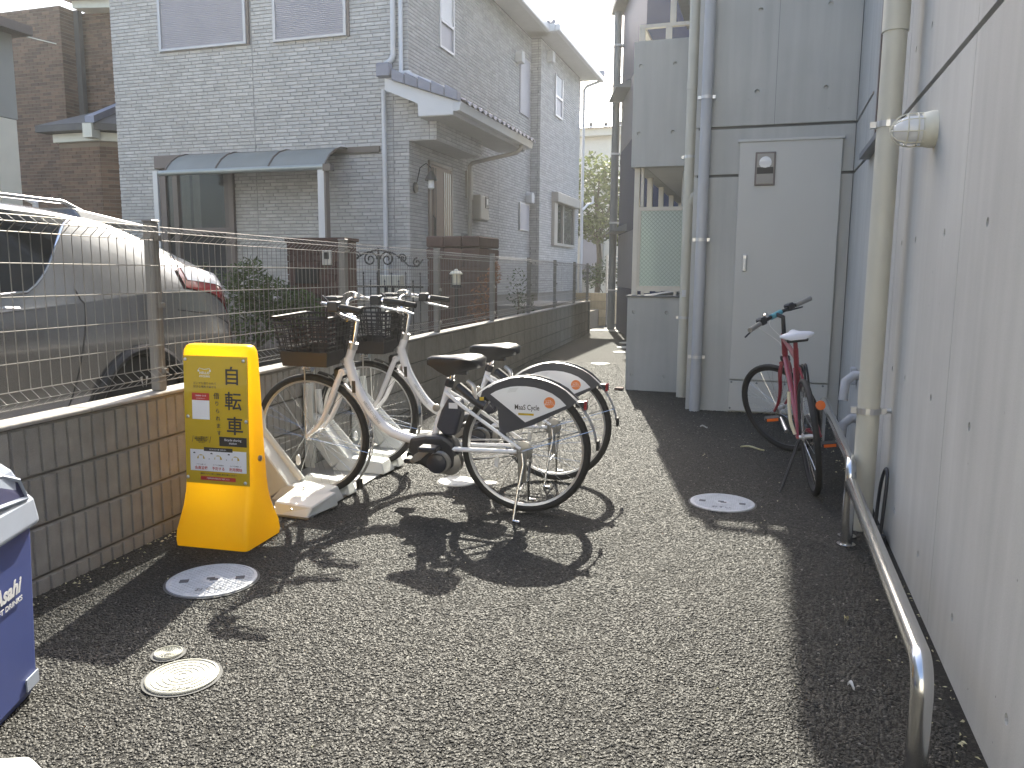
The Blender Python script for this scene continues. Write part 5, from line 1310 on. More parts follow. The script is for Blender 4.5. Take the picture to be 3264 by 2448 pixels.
# side opening that faces the path
P0 = [(.170,-.02,.615),(.172,.140,.600),(.160,.130,.655),(.148,.06,.685),(.150,-.02,.693)]
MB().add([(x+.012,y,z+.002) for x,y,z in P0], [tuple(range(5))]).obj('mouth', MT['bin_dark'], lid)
MB().tube([(x+.013,y,z+.002) for x,y,z in P0], .007, 6, closed=True).obj('mouth_rim', MT['bin_lid'], lid, smooth=60)
fb = frame((.1745,.015,.365), (0,1,0), (.047,0,1)); text('Asahi', .062, MT['print_white'], bn, fb @ Matrix.Translation((0,0,.003)), 'lettering', bold=.002, shear=.25, width=.15)
text('SOFT DRINKS', .021, MT['print_white'], bn, frame((.1735,.010,.325), (0,1,0), (.047,0,1)) @ Matrix.Translation((0,0,.003)), 'lettering', bold=.0004, width=.165)
MB().box(.167,.1715,.09,.16,.035,.072).obj('sticker', MT['bin_lid'], bn)

# ------------------------------------------------------------------ banner-stand base in the lower left corner
wb = thing('banner_base', 'white plastic water-filled banner base with a mint label, on the paving by the bin', 'banner base', (-1.68, 1.10, 0), R(24))
rings_obj([cring(.0,.17,.20,.05), cring(.05,.175,.205,.05), cring(.075,.165,.195,.05), cring(.085,.145,.175,.045)], 'tank', 'base_grey', wb, bevel=.008, seg=2)
MB().box(-.125,.125,-.158,.158,.0885,.0905).obj('label_plate', MT['mint'], wb, bevel=.002)
# ------------------------------------------------------------------ bicycle docks
def wallx(y): return F0.x + FN.x*0 - math.tan(FA)*(y-F0.y)
bp = thing('dock_base_plate', 'galvanised base plate under the white bicycle docks along the block wall', 'base plate', (-2.45, 4.4, 0))
MB(bp).prism([(wallx(3.36)+.03,3.36),(-2.165,3.36),(-2.33,5.62),(wallx(5.62)+.03,5.62)], .004, .014).obj('plate', MT['dock_plate'], bp)
MB(bp).hexa([(-2.38,3.36,.004),(-2.18,3.36,.004),(-2.13,3.60,.015),(-2.40,3.60,.015)], [(-2.38,3.385,.072),(-2.17,3.405,.056),(-2.145,3.60,.088),(-2.40,3.60,.095)]).obj('end_box', MT['dock_white'], bp, bevel=.006)
for x in (-2.36,-2.26): MB(bp).lathe([(.006,0),(.006,.004),(0,.005)], (x,3.352,.05), 'y', 8).obj('bolt', MT['alu'], bp)
for y in (3.9,4.05,4.6,4.78,5.3): MB(bp).lathe([(.012,.014),(.012,.022),(0,.024)], (-2.30-.07*(y-4),y,0), 'z', 8).obj('bolt', MT['alu'], bp)
def dock(yw, label):
    t = thing('bike_dock', label, 'bike dock', (-2.45, yw, 0), 0, 'white docks in a row at the block wall')
    wx_ = wallx(yw); X = lambda x: x + (wx_ + 2.79)*.6
    for y0, y1, n in ((yw-.175, yw-.03, 'tray_side'), (yw+.03, yw+.12, 'tray_side')):
        MB(t).hexa([(X(-2.57),y0-.01,.014),(X(-2.20),y0-.01,.014),(X(-2.20),y1,.014),(X(-2.57),y1,.014)], [(X(-2.50),y0+.02,.098),(X(-2.23),y0+.02,.084),(X(-2.24),y1,.084),(X(-2.50),y1,.098)]).obj(n, MT['dock_white'], t, bevel=.008, seg=2)
    MB(t).box(X(-2.57),X(-2.22),yw-.03,yw+.03,.014,.022).obj('wheel_channel', MT['dock_plate'], t)
    arm = [(X(-2.585),.02),(X(-2.47),.094),(wx_+.105,.33),(wx_+.03,.35),(wx_+.03,.22)]
    MB(t).prism(arm, yw-.16, yw-.05, 'y').obj('arm', MT['dock_white'], t, bevel=.006)
    MB(t).tube([(X(-2.46),yw-.045,.10),(wx_+.065,yw-.045,.37),(wx_+.052,yw-.045,.50)], .022, 12).obj('arm_tube', MT['dock_white'], t, smooth=50)
    MB(t).box(wx_+.022,wx_+.09,yw-.175,yw-.165,.014,.55).box(wx_+.022,wx_+.028,yw-.175,yw-.05,.014,.55).obj('post', MT['dock_white'], t)
    MB(t).lathe([(.03,0),(.03,.006),(.02,.012),(0,.013)], (X(-2.44),yw-.30,.10), 'z', 16).obj('reflector', MT['lamp_glass'], t) if False else None
    MB(t).lathe([(.007,0),(.007,.004),(0,.005)], (X(-2.36),yw-.178,.10), 'y', 8).obj('bolt', MT['alu'], t)
    return t
dock(3.76, 'white steel bike dock beside the yellow sign holding a front wheel')
dock(4.445, 'middle white steel bike dock holding the second bicycle')
dock(5.13, 'empty white steel bike dock at the far end of the row')

# ------------------------------------------------------------------ share bicycles (built once, copied)
def ctube(m, pts, r, n=8, sub=5, flat=1.0, closed=False):
    P = [tuple(p) for p in pts]; out = []; rr = []
    k = len(P)-1
    for i in range(k*sub+1):
        t = i/sub; out.append(cr(P, t))
        if isinstance(r, (list,tuple)): rr.append(cr([(x,) for x in r], t)[0])
    return m.tube(out, rr if rr else r, n, flat=flat)
def wheel(t, c, R_, nsp=36, tyre='rubber', T=None, rimmat='alu', tw=.0195):
    ti = Matrix() if T is None else T
    cx, cz = c
    Mx = ti @ Matrix.Translation((cx,0,cz))
    prof = []
    for k in range(10):
        a = 2*math.pi*k/10; prof.append((R_-tw + tw*math.cos(a), tw*math.sin(a)*1.02))
    rim = MB(T=Mx).lathe([(R_-.034,-.012),(R_-.024,-.014),(R_-.026,0),(R_-.024,.014),(R_-.034,.012),(R_-.046,.006),(R_-.046,-.006)], (0,0,0), 'y', 56, closed=True).obj('wheel', MT[rimmat], t, smooth=40)
    MB(T=Mx).lathe(prof, (0,0,0), 'y', 56, closed=True).obj('tyre', MT[tyre], rim, smooth=60)
    m = MB(T=Mx); ri = R_-.045
    for k in range(nsp):
        a = 2*math.pi*k/nsp; sd_ = .032 if k % 2 else -.032; off = .55 if (k//2) % 2 else -.55
        h = a+off*1.6
        m.tube([(.021*math.cos(h), sd_, .021*math.sin(h)), (ri*math.cos(a), sd_*.1, ri*math.sin(a))], .0011, 4, cap=False)
    m.obj('spokes', MT['steel'], rim)
    MB(T=Mx).lathe([(.010,-.055),(.012,-.05),(.012,-.042),(.024,-.036),(.024,-.030),(.014,-.026),(.014,.026),(.024,.030),(.024,.036),(.012,.042),(.012,.05),(.010,.055)], (0,0,0), 'y', 16).obj('hub', MT['alu'], rim, smooth=40)
    return rim
WB, WR = 1.222, .345
def make_share_bike():
    t = thing('share_bicycle', 'x', 'bicycle', (0,0,0), 0)
    rw = wheel(t, (0,WR), WR); fw = wheel(t, (WB,WR), WR)
    # frame
    m = MB()
    ctube(m, [(.985,0,.79),(.972,0,.72),(.925,0,.60),(.835,0,.462),(.74,0,.388),(.60,0,.352),(.52,0,.345)], [.026,.028,.027,.027,.027,.026,.025], 14)
    m.tube([(.955,0,.845),(.992,0,.745)], .0235, 14)
    m.tube([(.505,0,.36),(.408,0,.675)], .0185, 12)
    for sy in (-1,1):
        m.tube([(.47,sy*.035,.325),(.30,sy*.052,.330),(.03,sy*.066,.340)], [.014,.013,.011], 8)
        m.tube([(.425,sy*.02,.625),(.33,sy*.05,.565),(.01,sy*.066,.355)], [.011,.010,.009], 8)
    m.obj('frame', MT['bike_white'], t, smooth=50)
    # fork
    f = MB()
    for sy in (-1,1): ctube(f, [(1.005,sy*.042,.715),(1.035,sy*.055,.64),(1.075,sy*.058,.545),(1.135,sy*.058,.43),(WB,sy*.060,WR)], [.016,.017,.016,.013,.010], 10)
    f.tube([(1.003,-.05,.712),(1.003,.05,.712)], .020, 10)
    f.obj('fork', MT['bike_white'], t, smooth=50)
    MB().box(1.0,1.055,-.045,.045,.665,.735).obj('brake_caliper', MT['black_plastic'], t, bevel=.012)
    MB().tube([(.958,0,.835),(.948,0,.87)], .026, 14).obj('headset', MT['alu'], t, smooth=40)
    st = MB().tube([(.95,0,.86),(.925,0,.985),(.94,0,1.0),(.975,0,1.005)], [.0135,.0135,.015,.016], 12).obj('stem', MT['chrome'], t, smooth=50)
    MB().tube([(.975,-.03,1.005),(.975,.03,1.005)], .021, 14).obj('bar_clamp', MT['chrome'], st, smooth=40)
    hb = MB()
    for sy in (-1,1): ctube(hb, [(.975,0,1.005),(.985,sy*.04,1.01),(1.02,sy*.085,1.055),(1.035,sy*.15,1.088),(1.0,sy*.225,1.093),(.93,sy*.258,1.084),(.80,sy*.278,1.068)], .0115, 10)
    hbo = hb.obj('handlebar', MT['chrome'], t, smooth=50)
    for sy in (-1,1):
        ctube(MB(), [(.885,sy*.266,1.078),(.83,sy*.276,1.071),(.765,sy*.284,1.063)], [.0175,.0185,.0165], 12).obj('grip', MT['rubber'], hbo, smooth=50)
        MB().box(.895,.955,sy*.255-.026,sy*.255+.026,1.055,1.108).obj('lever_clamp', MT['black_plastic'], hbo, bevel=.008, seg=2)
        ctube(MB(), [(.935,sy*.245,1.07),(.90,sy*.252,1.045),(.84,sy*.272,1.030),(.775,sy*.295,1.015)], [.007,.007,.006,.005], 6, flat=1.4).obj('brake_lever', MT['alu'], hbo, smooth=50)
        ctube(MB(), [(.95,sy*.23,1.085),(1.03,sy*.17,1.13),(1.06,sy*.08,1.09),(1.02,sy*.02,.96),(1.0,0,.80)], .0028, 5).obj('cable', MT['black_plastic'], hbo)
    dsp = MB().box(.955,1.03,.085,.165,1.105,1.125).obj('display_unit', MT['black_plastic'], hbo, bevel=.005)
    MB().lathe([(0,.03),(.018,.025),(.024,.005),(.022,0)], (.985,-.13,1.10), 'z', 14).obj('bell', MT['chrome'], hbo, smooth=50)
    # basket: solid lower tray, rim, grid
    x0,x1,y_,z0,z1 = 1.00,1.325,.185,.755,1.01
    def bx(f, side):   # corner positions by height fraction
        return x0 + (.03)*(1-f) if side < 0 else x1 - .04*(1-f)
    def by(f): return y_ - .022*(1-f)
    bk_ = MB(); nf = .30
    lo = [(bx(0,-1),-by(0)),(bx(0,1),-by(0)),(bx(0,1),by(0)),(bx(0,-1),by(0))]; hi = [(bx(nf,-1),-by(nf)),(bx(nf,1),-by(nf)),(bx(nf,1),by(nf)),(bx(nf,-1),by(nf))]
    zt = z0+nf*(z1-z0)
    bk_.hexa([(a,b,z0) for a,b in lo],[(a,b,z0+.008) for a,b in lo])
    for i in range(4):
        j = (i+1)%4; bk_.add([(*lo[i],z0),(*lo[j],z0),(*hi[j],zt),(*hi[i],zt)], [(0,1,2,3)])
    # rear panel behind the stem
    bk_.add([(bx(.2,-1),-.07,z0+.05),(bx(.2,-1),.07,z0+.05),(bx(1,-1),.10,z1),(bx(1,-1),-.10,z1)], [(0,1,2,3)])
    bko = bk_.obj('basket', MT['basket_brown'], t)
    gr = MB()
    for k in range(7):
        f_ = nf + (1-nf)*k/7; z = z0+f_*(z1-z0); a,b,c = bx(f_,-1),bx(f_,1),by(f_)
        gr.tube([(a,-c,z),(b,-c,z),(b,c,z),(a,c,z)], .0046, 5, closed=True)
    for k in range(9):
        u = (k+.5)/9
        for sy in (-1,1): gr.tube([(bx(nf,-1)+(bx(nf,1)-bx(nf,-1))*u, sy*by(nf), zt),(bx(1,-1)+(bx(1,1)-bx(1,-1))*u, sy*by(1), z1)], .0032, 5)
        for sd_ in (-1,1): gr.tube([(bx(nf,sd_), -by(nf)+2*by(nf)*u, zt),(bx(1,sd_), -by(1)+2*by(1)*u, z1)], .0032, 5)
    gr.obj('basket_grid', MT['basket_brown'], bko)
    MB().tube([(x0,-y_,z1),(x1,-y_,z1),(x1,y_,z1),(x0,y_,z1)], .009, 8, closed=True).obj('basket_rim', MT['basket_brown'], bko, smooth=60)
    MB().tube([(.99,.0,.79),(1.02,0,.765),(1.10,0,.75)], .010, 6).tube([(1.22,.05,.75),(WB,.066,WR)], .004, 6).tube([(1.22,-.05,.75),(WB,-.066,WR)], .004, 6).obj('basket_bracket', MT['alu'], t)
    MB().lathe([(0,.06),(.020,.055),(.026,.03),(.024,0),(0,0)], (1.20,0,.725), 'x', 12).obj('headlight', MT['chrome'], t, smooth=50)
    # mudguards
    def guard(cx, r, a0, a1, w, mat, nm, n=22):
        P = []
        for i in range(n+1):
            a = math.radians(a0+(a1-a0)*i/n)
            P.append([(cx+(r-abs(k)*.006)*math.cos(a), k*w/2, WR+(r-abs(k)**2*.010)*math.sin(a)) for k in (-1,-.6,0,.6,1)])
        return MB().grid(P).obj(nm, MT[mat], t, smooth=60)
    guard(WB, .368, 100, 222, .052, 'chrome', 'front_mudguard')
    MB().box(WB+.368*math.cos(R(222))-.012, WB+.368*math.cos(R(222))+.004, -.026,.026, WR+.368*math.sin(R(222))-.045, WR+.368*math.sin(R(222))+.005).obj('mud_flap', MT['rubber'], t)
    for sy in (-1,1): MB().tube([(WB,sy*.064,WR),(WB+.36*math.cos(R(192)),sy*.028,WR+.36*math.sin(R(192)))], .0022, 5).obj('mudguard_stay', MT['steel'], t)
    guard(0, .380, 30, 172, .056, 'alu', 'rear_mudguard', 30)
    MB().box(-.385,-.372,-.026,.026,.36,.41).obj('mud_flap', MT['rubber'], t)
    for sy in (-1,1): MB().tube([(0,sy*.068,WR),(-.362,sy*.029,WR+.12)], .0022, 5).obj('mudguard_stay', MT['steel'], t)
    # side guard panels over the rear wheel with print
    outer = [(.223,.632),(.18,.665),(.136,.692),(.07,.717),(.007,.728),(-.06,.724),(-.121,.709),(-.17,.690),(-.216,.664),(-.273,.610),(-.246,.584),(-.047,.478),(.108,.424),(.128,.436),(.137,.558)]
    dec = [(.175,.630),(.145,.648),(.110,.662),(.07,.673),(.032,.678),(-.012,.679),(-.058,.675),(-.105,.664),(-.147,.648),(-.187,.622),(-.221,.589),(-.009,.492)]
    for sy in (-1,1):
        a, b = (.036,.042) if sy > 0 else (-.042,-.036)
        gp_ = MB().prism(outer, a, b, 'y').obj('wheel_guard', MT['panel_dark'], t)
        a, b = (.042,.0436) if sy > 0 else (-.0436,-.042)
        dc = MB().prism(dec, a, b, 'y').obj('guard_print', MT['bike_white'], gp_)
        ux = Vector((-1,0,0)) if sy > 0 else Vector((1,0,0))
        yy = sy*.0441
        text('MaaS Cycle', .038, MT['print_black'], dc, frame((-.018,yy,.569), ux, (0,0,1)), 'lettering', bold=.0004, width=.128)
        MB().lathe([(.029,0),(.029,.0005)] if sy > 0 else [(.029,-.0005),(.029,0)], (-.135,yy,.600), 'y', 24).obj('speech_disc', MT['print_orange'], dc)
        text('いつも、\nきもちに\n雨のケース', .0105, MT['print_white'], dc, frame((-.135,yy+sy*.0009,.600), ux, (0,0,1)), 'lettering', line=.95)
        MB().box(-.054,.027,yy-.0003,yy+.0003,.5285,.5395).obj('print_bar', MT['print_yellow'], dc)
        for k in range(4): MB().tube([(.085-k*.004,yy,.645+k*.006),(.040-k*.004,yy,.650+k*.006)], .0006, 4).obj('print_line', MT['print_grey'], dc)
    # saddle
    P = []
    prof_s = [(.222,.030,.806,.020),(.230,.085,.814,.034),(.26,.108,.824,.050),(.31,.104,.828,.064),(.36,.078,.824,.082),(.41,.050,.818,.092),(.46,.033,.816,.070),(.505,.024,.812,.040),(.530,.012,.800,.018)]
    for a, w, z, sk in prof_s:
        row = []
        for k in range(15):
            u = -1 + 2*k/14; au = abs(u); sgu = 1 if u >= 0 else -1
            if au <= .6: yy = sgu*w*math.sin(au/.6*math.pi/2); zz = z - .016*(1-math.cos(au/.6*math.pi/2))
            else:
                f = (au-.6)/.4; yy = sgu*w*(1-.35*f**1.5); zz = z - .016 - sk*f
            row.append((a, -yy, zz))
        P.append(row)
    s_ = MB().grid(P); n0 = len(P[0])
    s_.f.append(tuple(range(n0))); s_.f.append(tuple((len(P)-1)*n0+k for k in range(n0-1,-1,-1)))
    for i in range(len(P)-1): s_.f.append((i*n0, (i+1)*n0, (i+1)*n0+n0-1, i*n0+n0-1))
    sdl = s_.obj('saddle', MT['saddle'], t, smooth=60)
    MB().box(.31,.44,-.022,.022,.722,.760).tube([(.30,.03,.745),(.46,.022,.755)], .005, 6).tube([(.30,-.03,.745),(.46,-.022,.755)], .005, 6).obj('saddle_base', MT['black_plastic'], sdl)
    MB().tube([(.408,0,.67),(.375,0,.76)], .0135, 12).obj('seat_post', MT['chrome'], t, smooth=50)
    MB().tube([(.415,0,.655),(.402,0,.692)], .024, 12).obj('seat_clamp', MT['black_plastic'], t, smooth=50)
    lk = MB().tube([(.36,.0,.655),(.27,.035,.60),(.20,.045,.565)], .026, 10).obj('lock_arm', MT['black_plastic'], t, smooth=50)
    ctube(MB(), [(.30,.03,.69),(.265,.045,.665),(.255,.05,.62),(.235,.05,.585)], [.012,.014,.010,.008], 8).obj('lock_hoop', MT['alu'], lk, smooth=50)
    MB().box(.205,.228,.058,.0595,.598,.616).obj('lock_sticker', MT['print_yellow'], lk)
    # battery, motor, cranks
    bt = MB().prism([(.405,.60),(.345,.585),(.335,.52),(.365,.40),(.43,.395),(.475,.44),(.445,.53)], -.045, .045, 'y').obj('battery', MT['battery'], t, bevel=.012, seg=2)
    MB().lathe([(.020,0),(.020,.012),(.012,.014),(0,.014)], (.468,.040,.545), 'y', 14).obj('battery_lock', MT['motor_grey'], bt, smooth=40)
    MB().box(.352,.40,.0448,.0465,.545,.575).obj('battery_label', MT['print_white'], bt)
    mo = MB().prism([(.62,.375),(.53,.395),(.43,.40),(.375,.36),(.355,.30),(.36,.23),(.41,.19),(.47,.185),(.53,.21),(.60,.25),(.635,.31)], -.055, .058, 'y').obj('motor_unit', MT['black_plastic'], t, bevel=.02, seg=2)
    MB().lathe([(.062,.045),(.062,.066),(.055,.072),(.05,.072)], (.448,0,.255), 'y', 24).obj('motor_ring', MT['motor_grey'], mo, smooth=40)
    MB().lathe([(.054,.06),(.054,.082),(.048,.086),(0,.086)], (.462,0,.252), 'y', 24).obj('motor_cap', MT['battery'], mo, smooth=40)
    MB().lathe([(.066,.0),(.066,.05),(.05,.056)], (.402,0,.25), 'y', 24).obj('motor_case', MT['motor_grey'], mo, smooth=40)
    for sy, tx, tz in ((1,.478,.348),(-1,.672,.200)):
        cx_, cz_ = .575,.274
        ck = MB().hexa([(cx_-.016,sy*.078-.007,cz_-.014),(cx_+.016,sy*.078-.007,cz_+.014),(cx_+.016,sy*.078+.007,cz_+.014),(cx_-.016,sy*.078+.007,cz_-.014)],
                       [(tx-.011,sy*.092-.006,tz-.009),(tx+.011,sy*.092-.006,tz+.009),(tx+.011,sy*.092+.006,tz+.009),(tx-.011,sy*.092+.006,tz-.009)]).obj('crank_arm', MT['motor_grey'], t, bevel=.004)
        MB().lathe([(.018,-.01),(.018,.01)], (cx_,sy*.078,cz_), 'y', 14).obj('crank_boss', MT['motor_grey'], ck, smooth=40)
        MB().box(tx-.05,tx+.05,sy*.10,sy*.18,tz-.013,tz+.013).obj('pedal', MT['black_plastic'], ck, bevel=.006)
    MB().lathe([(.075,-.068),(.075,-.062)], (.575,0,.274), 'y', 28).obj('chain_guard', MT['black_plastic'], t)
    MB().tube([(.575,-.062,.345),(.0,-.05,.375)], .006, 4).tube([(.575,-.062,.205),(.0,-.05,.30)], .006, 4).obj('chain', MT['motor_grey'], t)
    # rear drum brake, stand, light, reflectors
    MB().lathe([(.045,.040),(.05,.045),(.05,.060),(.03,.066)], (0,0,WR), 'y', 24).obj('drum_brake', MT['motor_grey'], t, smooth=40)
    kb = MB()
    for sy in (-1,1):
        kb.tube([(.0,sy*.072,.335),(-.01,sy*.085,.28),(.012,sy*.12,.14),(.022,sy*.175,.006)], [.009,.009,.008,.007], 8)
        kb.tube([(.022,sy*.175,.008),(-.015,sy*.185,.006)], .009, 8)
    kb.tube([(.012,-.12,.14),(.012,.12,.14)], .006, 6)
    kb.obj('stand', MT['steel'], t, smooth=50)
    MB().box(-.022,.022,.066,.074,.18,.345).obj('stand_plate', MT['motor_grey'], t)
    MB().box(-.305,-.262,-.018,.018,.575,.605).obj('light_body', MT['black_plastic'], t); MB().box(-.322,-.305,-.02,.02,.565,.61).obj('rear_light', MT['red_lens'], t, bevel=.004)
    for (cx_, a) in ((0,R(118)),(WB,R(-60)),(0,R(-28))):
        rx, rz = cx_+.17*math.cos(a), WR+.17*math.sin(a)
        m = MB().lathe([(.022,-.005),(.022,.005)], (0,0,0), 'y', 14); m.v = [Vector((rx+v.x*.6, v.y+.012, rz+v.z*1.4)) for v in m.v]
        m.obj('spoke_reflector', MT['lamp_glass'], t)
    MB().tube([(.99,.0,.74),(1.06,-.0,.60)], .0025, 5).obj('cable', MT['black_plastic'], t)
    # lettering along the down tube, both sides
    A, B = Vector((.925,0,.60)), Vector((.775,0,.40)); dv = (B-A).normalized()
    for sy in (1,-1):
        ux = dv if sy > 0 else -dv; uz = Vector((0,sy,0)).cross(ux)
        if sy > 0: uz = Vector((0,1,0)).cross(ux)
        uz = (Vector((0,sy,0))).cross(ux)
        text('HELLO CYCLING', .020, MT['print_grey'], t, frame((A+B)/2+Vector((0,sy*.0285,0))+Vector((-.006,0,-.004)), ux, uz), 'lettering', bold=.0003, width=.145)
        MB().box(.935,.955,sy*.028-.001,sy*.028+.001,.60,.665).obj('frame_sticker', MT['print_black'], t)
    return t
b1 = make_share_bike()
b2 = copy_tree(b1)
HD = math.atan2(-.065,-1.0)
for b_, (x, y), ln, lb_ in ((b1,(-1.162,3.845),R(-2.0),'white share e-bike with brown basket docked next to the yellow sign'),
                        (b2,(-1.185,4.520),R(-1.5),'white share e-bike standing in the middle dock, partly hidden behind its twin')):
    b_['label'] = lb_; b_['group'] = 'white share bicycles in the docks'
    b_.location = (x, y, .008); b_.rotation_euler = (ln, 0, HD if b_ is b1 else math.atan2(-.05,-1.0))

# ------------------------------------------------------------------ maroon bicycle on its side stand
rb = thing('maroon_bicycle', 'maroon bicycle with white saddle on its side stand before the grey service door', 'bicycle', (.31, 4.74, .006), 0,
           rot=(0,0,0))
hd = math.atan2(1.08,-.10)
rb.rotation_euler = Matrix.Rotation(hd,3,'Z').to_4x4().to_euler()
M3 = Matrix.Rotation(hd,3,'Z') @ Matrix.Rotation(R(-8),3,'X'); rb.rotation_euler = M3.to_euler()
RW = .335; WBR = 1.09
wheel(rb, (0,RW), RW, 32, rimmat='black_plastic', tw=.017)
HT = Vector((.83,0,.86)); HBt = Vector((.893,0,.68)); ax = (HT-HBt).normalized()
ST_A = R(44)
TS = Matrix.Translation(HBt) @ Matrix.Rotation(ST_A,4,ax) @ Matrix.Translation(-HBt)
wheel(rb, (WBR,RW), RW, 32, T=TS, rimmat='black_plastic', tw=.017)
m = MB()
m.tube([tuple(HT+ax*.01),tuple(HBt-ax*.01)], .020, 12)
m.tube([(.83,0,.83),(.27,0,.76)], .016, 10); m.tube([(.885,0,.71),(.45,0,.285)], .019, 10); m.tube([(.45,0,.285),(.255,0,.82)], .016, 10)
for sy in (-1,1):
    m.tube([(.45,sy*.03,.285),(.0,sy*.062,RW)], .010, 8); m.tube([(.285,sy*.015,.70),(.0,sy*.062,RW)], .008, 8)
m.tube([(.33,-.05,.31),(.33,.05,.31)], .008, 6)
m.obj('frame', MT['bike_red'], rb, smooth=50)
f = MB(T=TS)
for sy in (-1,1): ctube(f, [(.903,sy*.03,.67),(.925,sy*.052,.61),(.965,sy*.056,.50),(1.025,sy*.056,.40),(WBR,sy*.056,RW)], [.014,.014,.013,.011,.009], 8)
f.tube([(.900,-.04,.675),(.900,.04,.675)], .016, 8)
f.obj('fork', MT['bike_red'], rb, smooth=50)
st = MB(T=TS).tube([tuple(HT),tuple(HT+ax*.13),tuple(HT+ax*.15+Vector((.05,0,.005)))], .015, 10).obj('stem', MT['black_plastic'], rb, smooth=50)
c = HT+ax*.15+Vector((.06,0,.005))
hb = MB(T=TS).tube([tuple(c+Vector((-.04,-.29,.0))),tuple(c+Vector((0,-.12,.0))),tuple(c),tuple(c+Vector((0,.12,.0))),tuple(c+Vector((-.04,.29,.0)))], .0125, 10).obj('handlebar', MT['black_plastic'], rb, smooth=50)
MB(T=TS).tube([tuple(c+Vector((0,-.05,0))),tuple(c+Vector((0,.05,0)))], .019, 10).obj('bar_clamp', MT['teal'], hb, smooth=50)
for sy in (-1,1):
    MB(T=TS).tube([tuple(c+Vector((-.018,sy*.18,0))),tuple(c+Vector((-.045,sy*.305,0)))], .0165, 10).obj('grip', MT['motor_grey'], hb, smooth=50)
    MB(T=TS).tube([tuple(c+Vector((.01,sy*.14,-.005))),tuple(c+Vector((.05,sy*.19,-.03))),tuple(c+Vector((.03,sy*.29,-.045)))], .006, 6).obj('brake_lever', MT['black_plastic'], hb)
    MB(T=TS).box(c.x-.03,c.x+.03,c.y+sy*.14-.025,c.y+sy*.14+.025,c.z-.02,c.z+.03).obj('shifter', MT['black_plastic'], hb, bevel=.008)
    ctube(MB(), [tuple(TS@(c+Vector((.05,sy*.14,0)))),tuple(TS@(c+Vector((.13,sy*.05,-.06)))),(.93,sy*.02,.80),(.87,sy*.02,.72)], .0025, 5).obj('cable', MT['white_plastic'], hb)
MB(T=TS).lathe([(0,.03),(.018,.025),(.022,.005),(.02,0)], tuple(c+Vector((0,.09,.015))), 'z', 12).obj('bell', MT['chrome'], hb, smooth=50)
MB().tube([(.26,0,.80),(.235,0,.89)], .0135, 10).obj('seat_post', MT['bike_red'], rb, smooth=50)
P = []
for a, w, z in [(.09,.045,.897),(.105,.085,.907),(.14,.098,.911),(.19,.085,.907),(.25,.045,.908),(.32,.026,.910),(.365,.016,.905)]:
    P.append([(a, math.cos(math.pi*(-.15+1.3*k/10))*w, z + math.sin(math.pi*(-.15+1.3*k/10))*.022) for k in range(11)])
s_ = MB().grid(P); n0 = 11
s_.f.append(tuple(range(n0))); s_.f.append(tuple((len(P)-1)*n0+k for k in range(n0-1,-1,-1)))
for i in range(len(P)-1): s_.f.append((i*n0,(i+1)*n0,(i+1)*n0+n0-1,i*n0+n0-1))
sd1 = s_.obj('saddle', MT['saddle_white'], rb, smooth=60)
MB().box(.12,.24,-.06,.06,.870,.893).obj('saddle_base', MT['black_plastic'], sd1, bevel=.006)
cs = MB().lathe([(.095,-.062),(.095,-.058)], (.45,0,.285), 'y', 32).obj('chain_ring', MT['black_plastic'], rb)
MB().lathe([(.10,-.068),(.10,-.066),(.085,-.066),(.085,-.068)], (.45,0,.285), 'y', 32, closed=True).obj('chain_guard', MT['white_plastic'], rb)
for sy, (tx, tz) in ((1,(.60,.345)),(-1,(.30,.215))):
    ck = MB().tube([(.45,sy*.075,.285),(tx,sy*.09,tz)], [.014,.010], 8).obj('crank_arm', MT['alu'], rb, smooth=50)
    pd = MB().box(tx-.045,tx+.045,sy*.10,sy*.19,tz-.012,tz+.012).obj('pedal', MT['black_plastic'], ck, bevel=.004)
    MB().box(tx-.046,tx-.040,sy*.11,sy*.18,tz-.009,tz+.009).obj('pedal_reflector', MT['orange_lens'], pd)
MB().tube([(.45,-.06,.375),(.0,-.045,.37)], .005, 4).tube([(.45,-.06,.195),(.0,-.045,.30)], .005, 4).obj('chain', MT['black_plastic'], rb)
MB().lathe([(.045,-.05),(.05,-.04),(.03,-.03)], (0,0,RW), 'y', 18).obj('sprocket', MT['motor_grey'], rb, smooth=40)
MB().tube([(.05,.055,.30),(.03,.10,.20),(-.02,.205,-.018)], [.011,.010,.008], 8).obj('side_stand', MT['black_plastic'], rb, smooth=50)
ctube(MB(), [(.0,.075,RW+.02),(.03,.09,RW+.10),(.06,.085,RW+.20),(.07,.08,RW+.26)], .010, 8).obj('stay_tube', MT['cream_tube'], rb, smooth=50)
MB().lathe([(0,-.012),(.026,-.010),(.028,0),(.0,.0)], (.06,-.085,.50), 'x', 16).obj('rear_reflector', MT['orange_lens'], rb, smooth=40)
lk = MB()
for k in range(3): lk.tube([(.40+.02*k+.07*math.cos(a),-.03-.02*k,.60+.10*math.sin(a)) for a in [2*math.pi*i/18 for i in range(18)]], .007, 6, closed=True)
lk.obj('cable_lock', MT['black_plastic'], rb, smooth=60)
MB().box(.875,.935,-.03,.03,.68,.715).obj('brake_caliper', MT['black_plastic'], rb, bevel=.006)

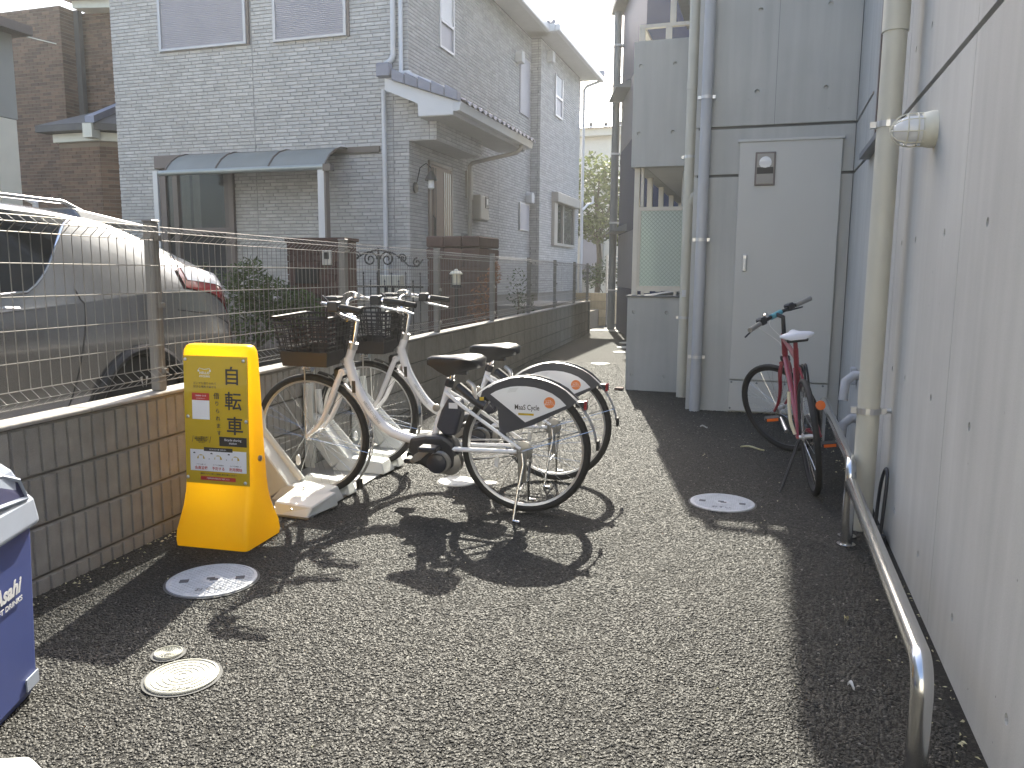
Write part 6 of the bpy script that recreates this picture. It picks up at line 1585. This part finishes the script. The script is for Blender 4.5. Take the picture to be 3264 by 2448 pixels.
# ------------------------------------------------------------------ small things
lo_ = thing('cable_lock', 'black cable bicycle lock standing against the concrete wall behind the beige pipe', 'lock', (.555, 4.0, 0))
ctube(MB(lo_), [(.545,4.02,.05),(.555,4.02,.25),(.565,3.985,.345),(.57,3.945,.345),(.565,3.915,.25),(.555,3.91,.05)], .0085, 8).obj('cable_loop', MT['black_plastic'], lo_, smooth=60)
MB(lo_).box(.52,.58,3.89,4.05,.004,.06).obj('lock_body', MT['black_plastic'], lo_, bevel=.01)
def leaf_litter(x, y, L_, w, a, label, mat='leaf_dry', name='fallen_leaf'):
    m = MB(); ca, sa = math.cos(a), math.sin(a); P = []
    for i in range(7):
        f = i/6; ww = w*math.sin(math.pi*min(.97,f+.03))
        row = []
        for k in (-1,0,1):
            px, py = (f-.5)*L_, k*ww; row.append((px*ca-py*sa, px*sa+py*ca, .010+.010*abs(k)+.008*math.sin(f*5)))
        P.append(row)
    o = m.grid(P).obj(name, MT[mat], smooth=60); o.location = (x,y,0); tag(o, label, 'leaf' if 'leaf' in name else 'litter'); return o
leaf_litter(-.053, 5.84, .17, .016, R(-12), 'curled pale dry leaf on the shaded asphalt before the service door')
leaf_litter(-.45, 6.55, .06, .008, R(10), 'thin pale scrap on the shaded asphalt near the grey pipe', 'paper', 'paper_scrap')
leaf_litter(.30, 2.46, .022, .008, R(-30), 'tiny white scrap on the asphalt inside the guard rail', 'paper', 'paper_scrap')
leaf_litter(.33, 2.97, .03, .008, R(60), 'small pale leaf lying against the polished guard rail', 'leaf_dry')
bk2 = tag(MB().box(-1.54,-1.45,8.40,8.49,.004,.03).obj('brick_piece', MT['brick_red'], bevel=.005), 'small dark red brick piece at the foot of the screen wall', 'brick')
center_obj(bk2)

# wind-blown grit and leaf crumbs gathered along the wall feet
gm = MB()
def crumb(x, y, s):
    a = random.uniform(0,6.28); ca, sa = math.cos(a)*s, math.sin(a)*s; h = random.uniform(.3,.9)*s
    gm.add([(x-ca,y-sa,.006),(x+sa*.6,y-ca*.6,.006),(x+ca,y+sa,.006),(x,y,.006+h)], [(0,1,3),(1,2,3),(2,0,3),(0,2,1)])
for _ in range(420):
    y = random.uniform(.9,9.0); d = abs(random.gauss(0,.045)); crumb(wallx(y)+.012+d, y, random.uniform(.003,.009))
for _ in range(260):
    y = random.uniform(1.2,7.3); d = abs(random.gauss(0,.05)); crumb(.592-d, y, random.uniform(.003,.009))
for _ in range(120): crumb(random.uniform(-2.6,.5), random.uniform(1.0,7.2), random.uniform(.003,.008))
gm.obj('grit', MT['leaf_dry'], kind='stuff')
# ------------------------------------------------------------------ thin air volume added to imitate the veil of lens glare
hzm = bpy.data.materials.new('glare_veil'); hzm.use_nodes = True
hn = hzm.node_tree.nodes; hl = hzm.node_tree.links
hn.remove(hn['Principled BSDF'])
pv = hn.new('ShaderNodeVolumePrincipled'); pv.inputs['Color'].default_value = (.96,.97,.95,1); pv.inputs['Density'].default_value = .0017; pv.inputs['Anisotropy'].default_value = .55
hl.new(pv.outputs[0], hn['Material Output'].inputs['Volume'])
MB().box(-92, 92, -92, 122, -1, 11.5).obj('glare_veil', hzm, kind='stuff')
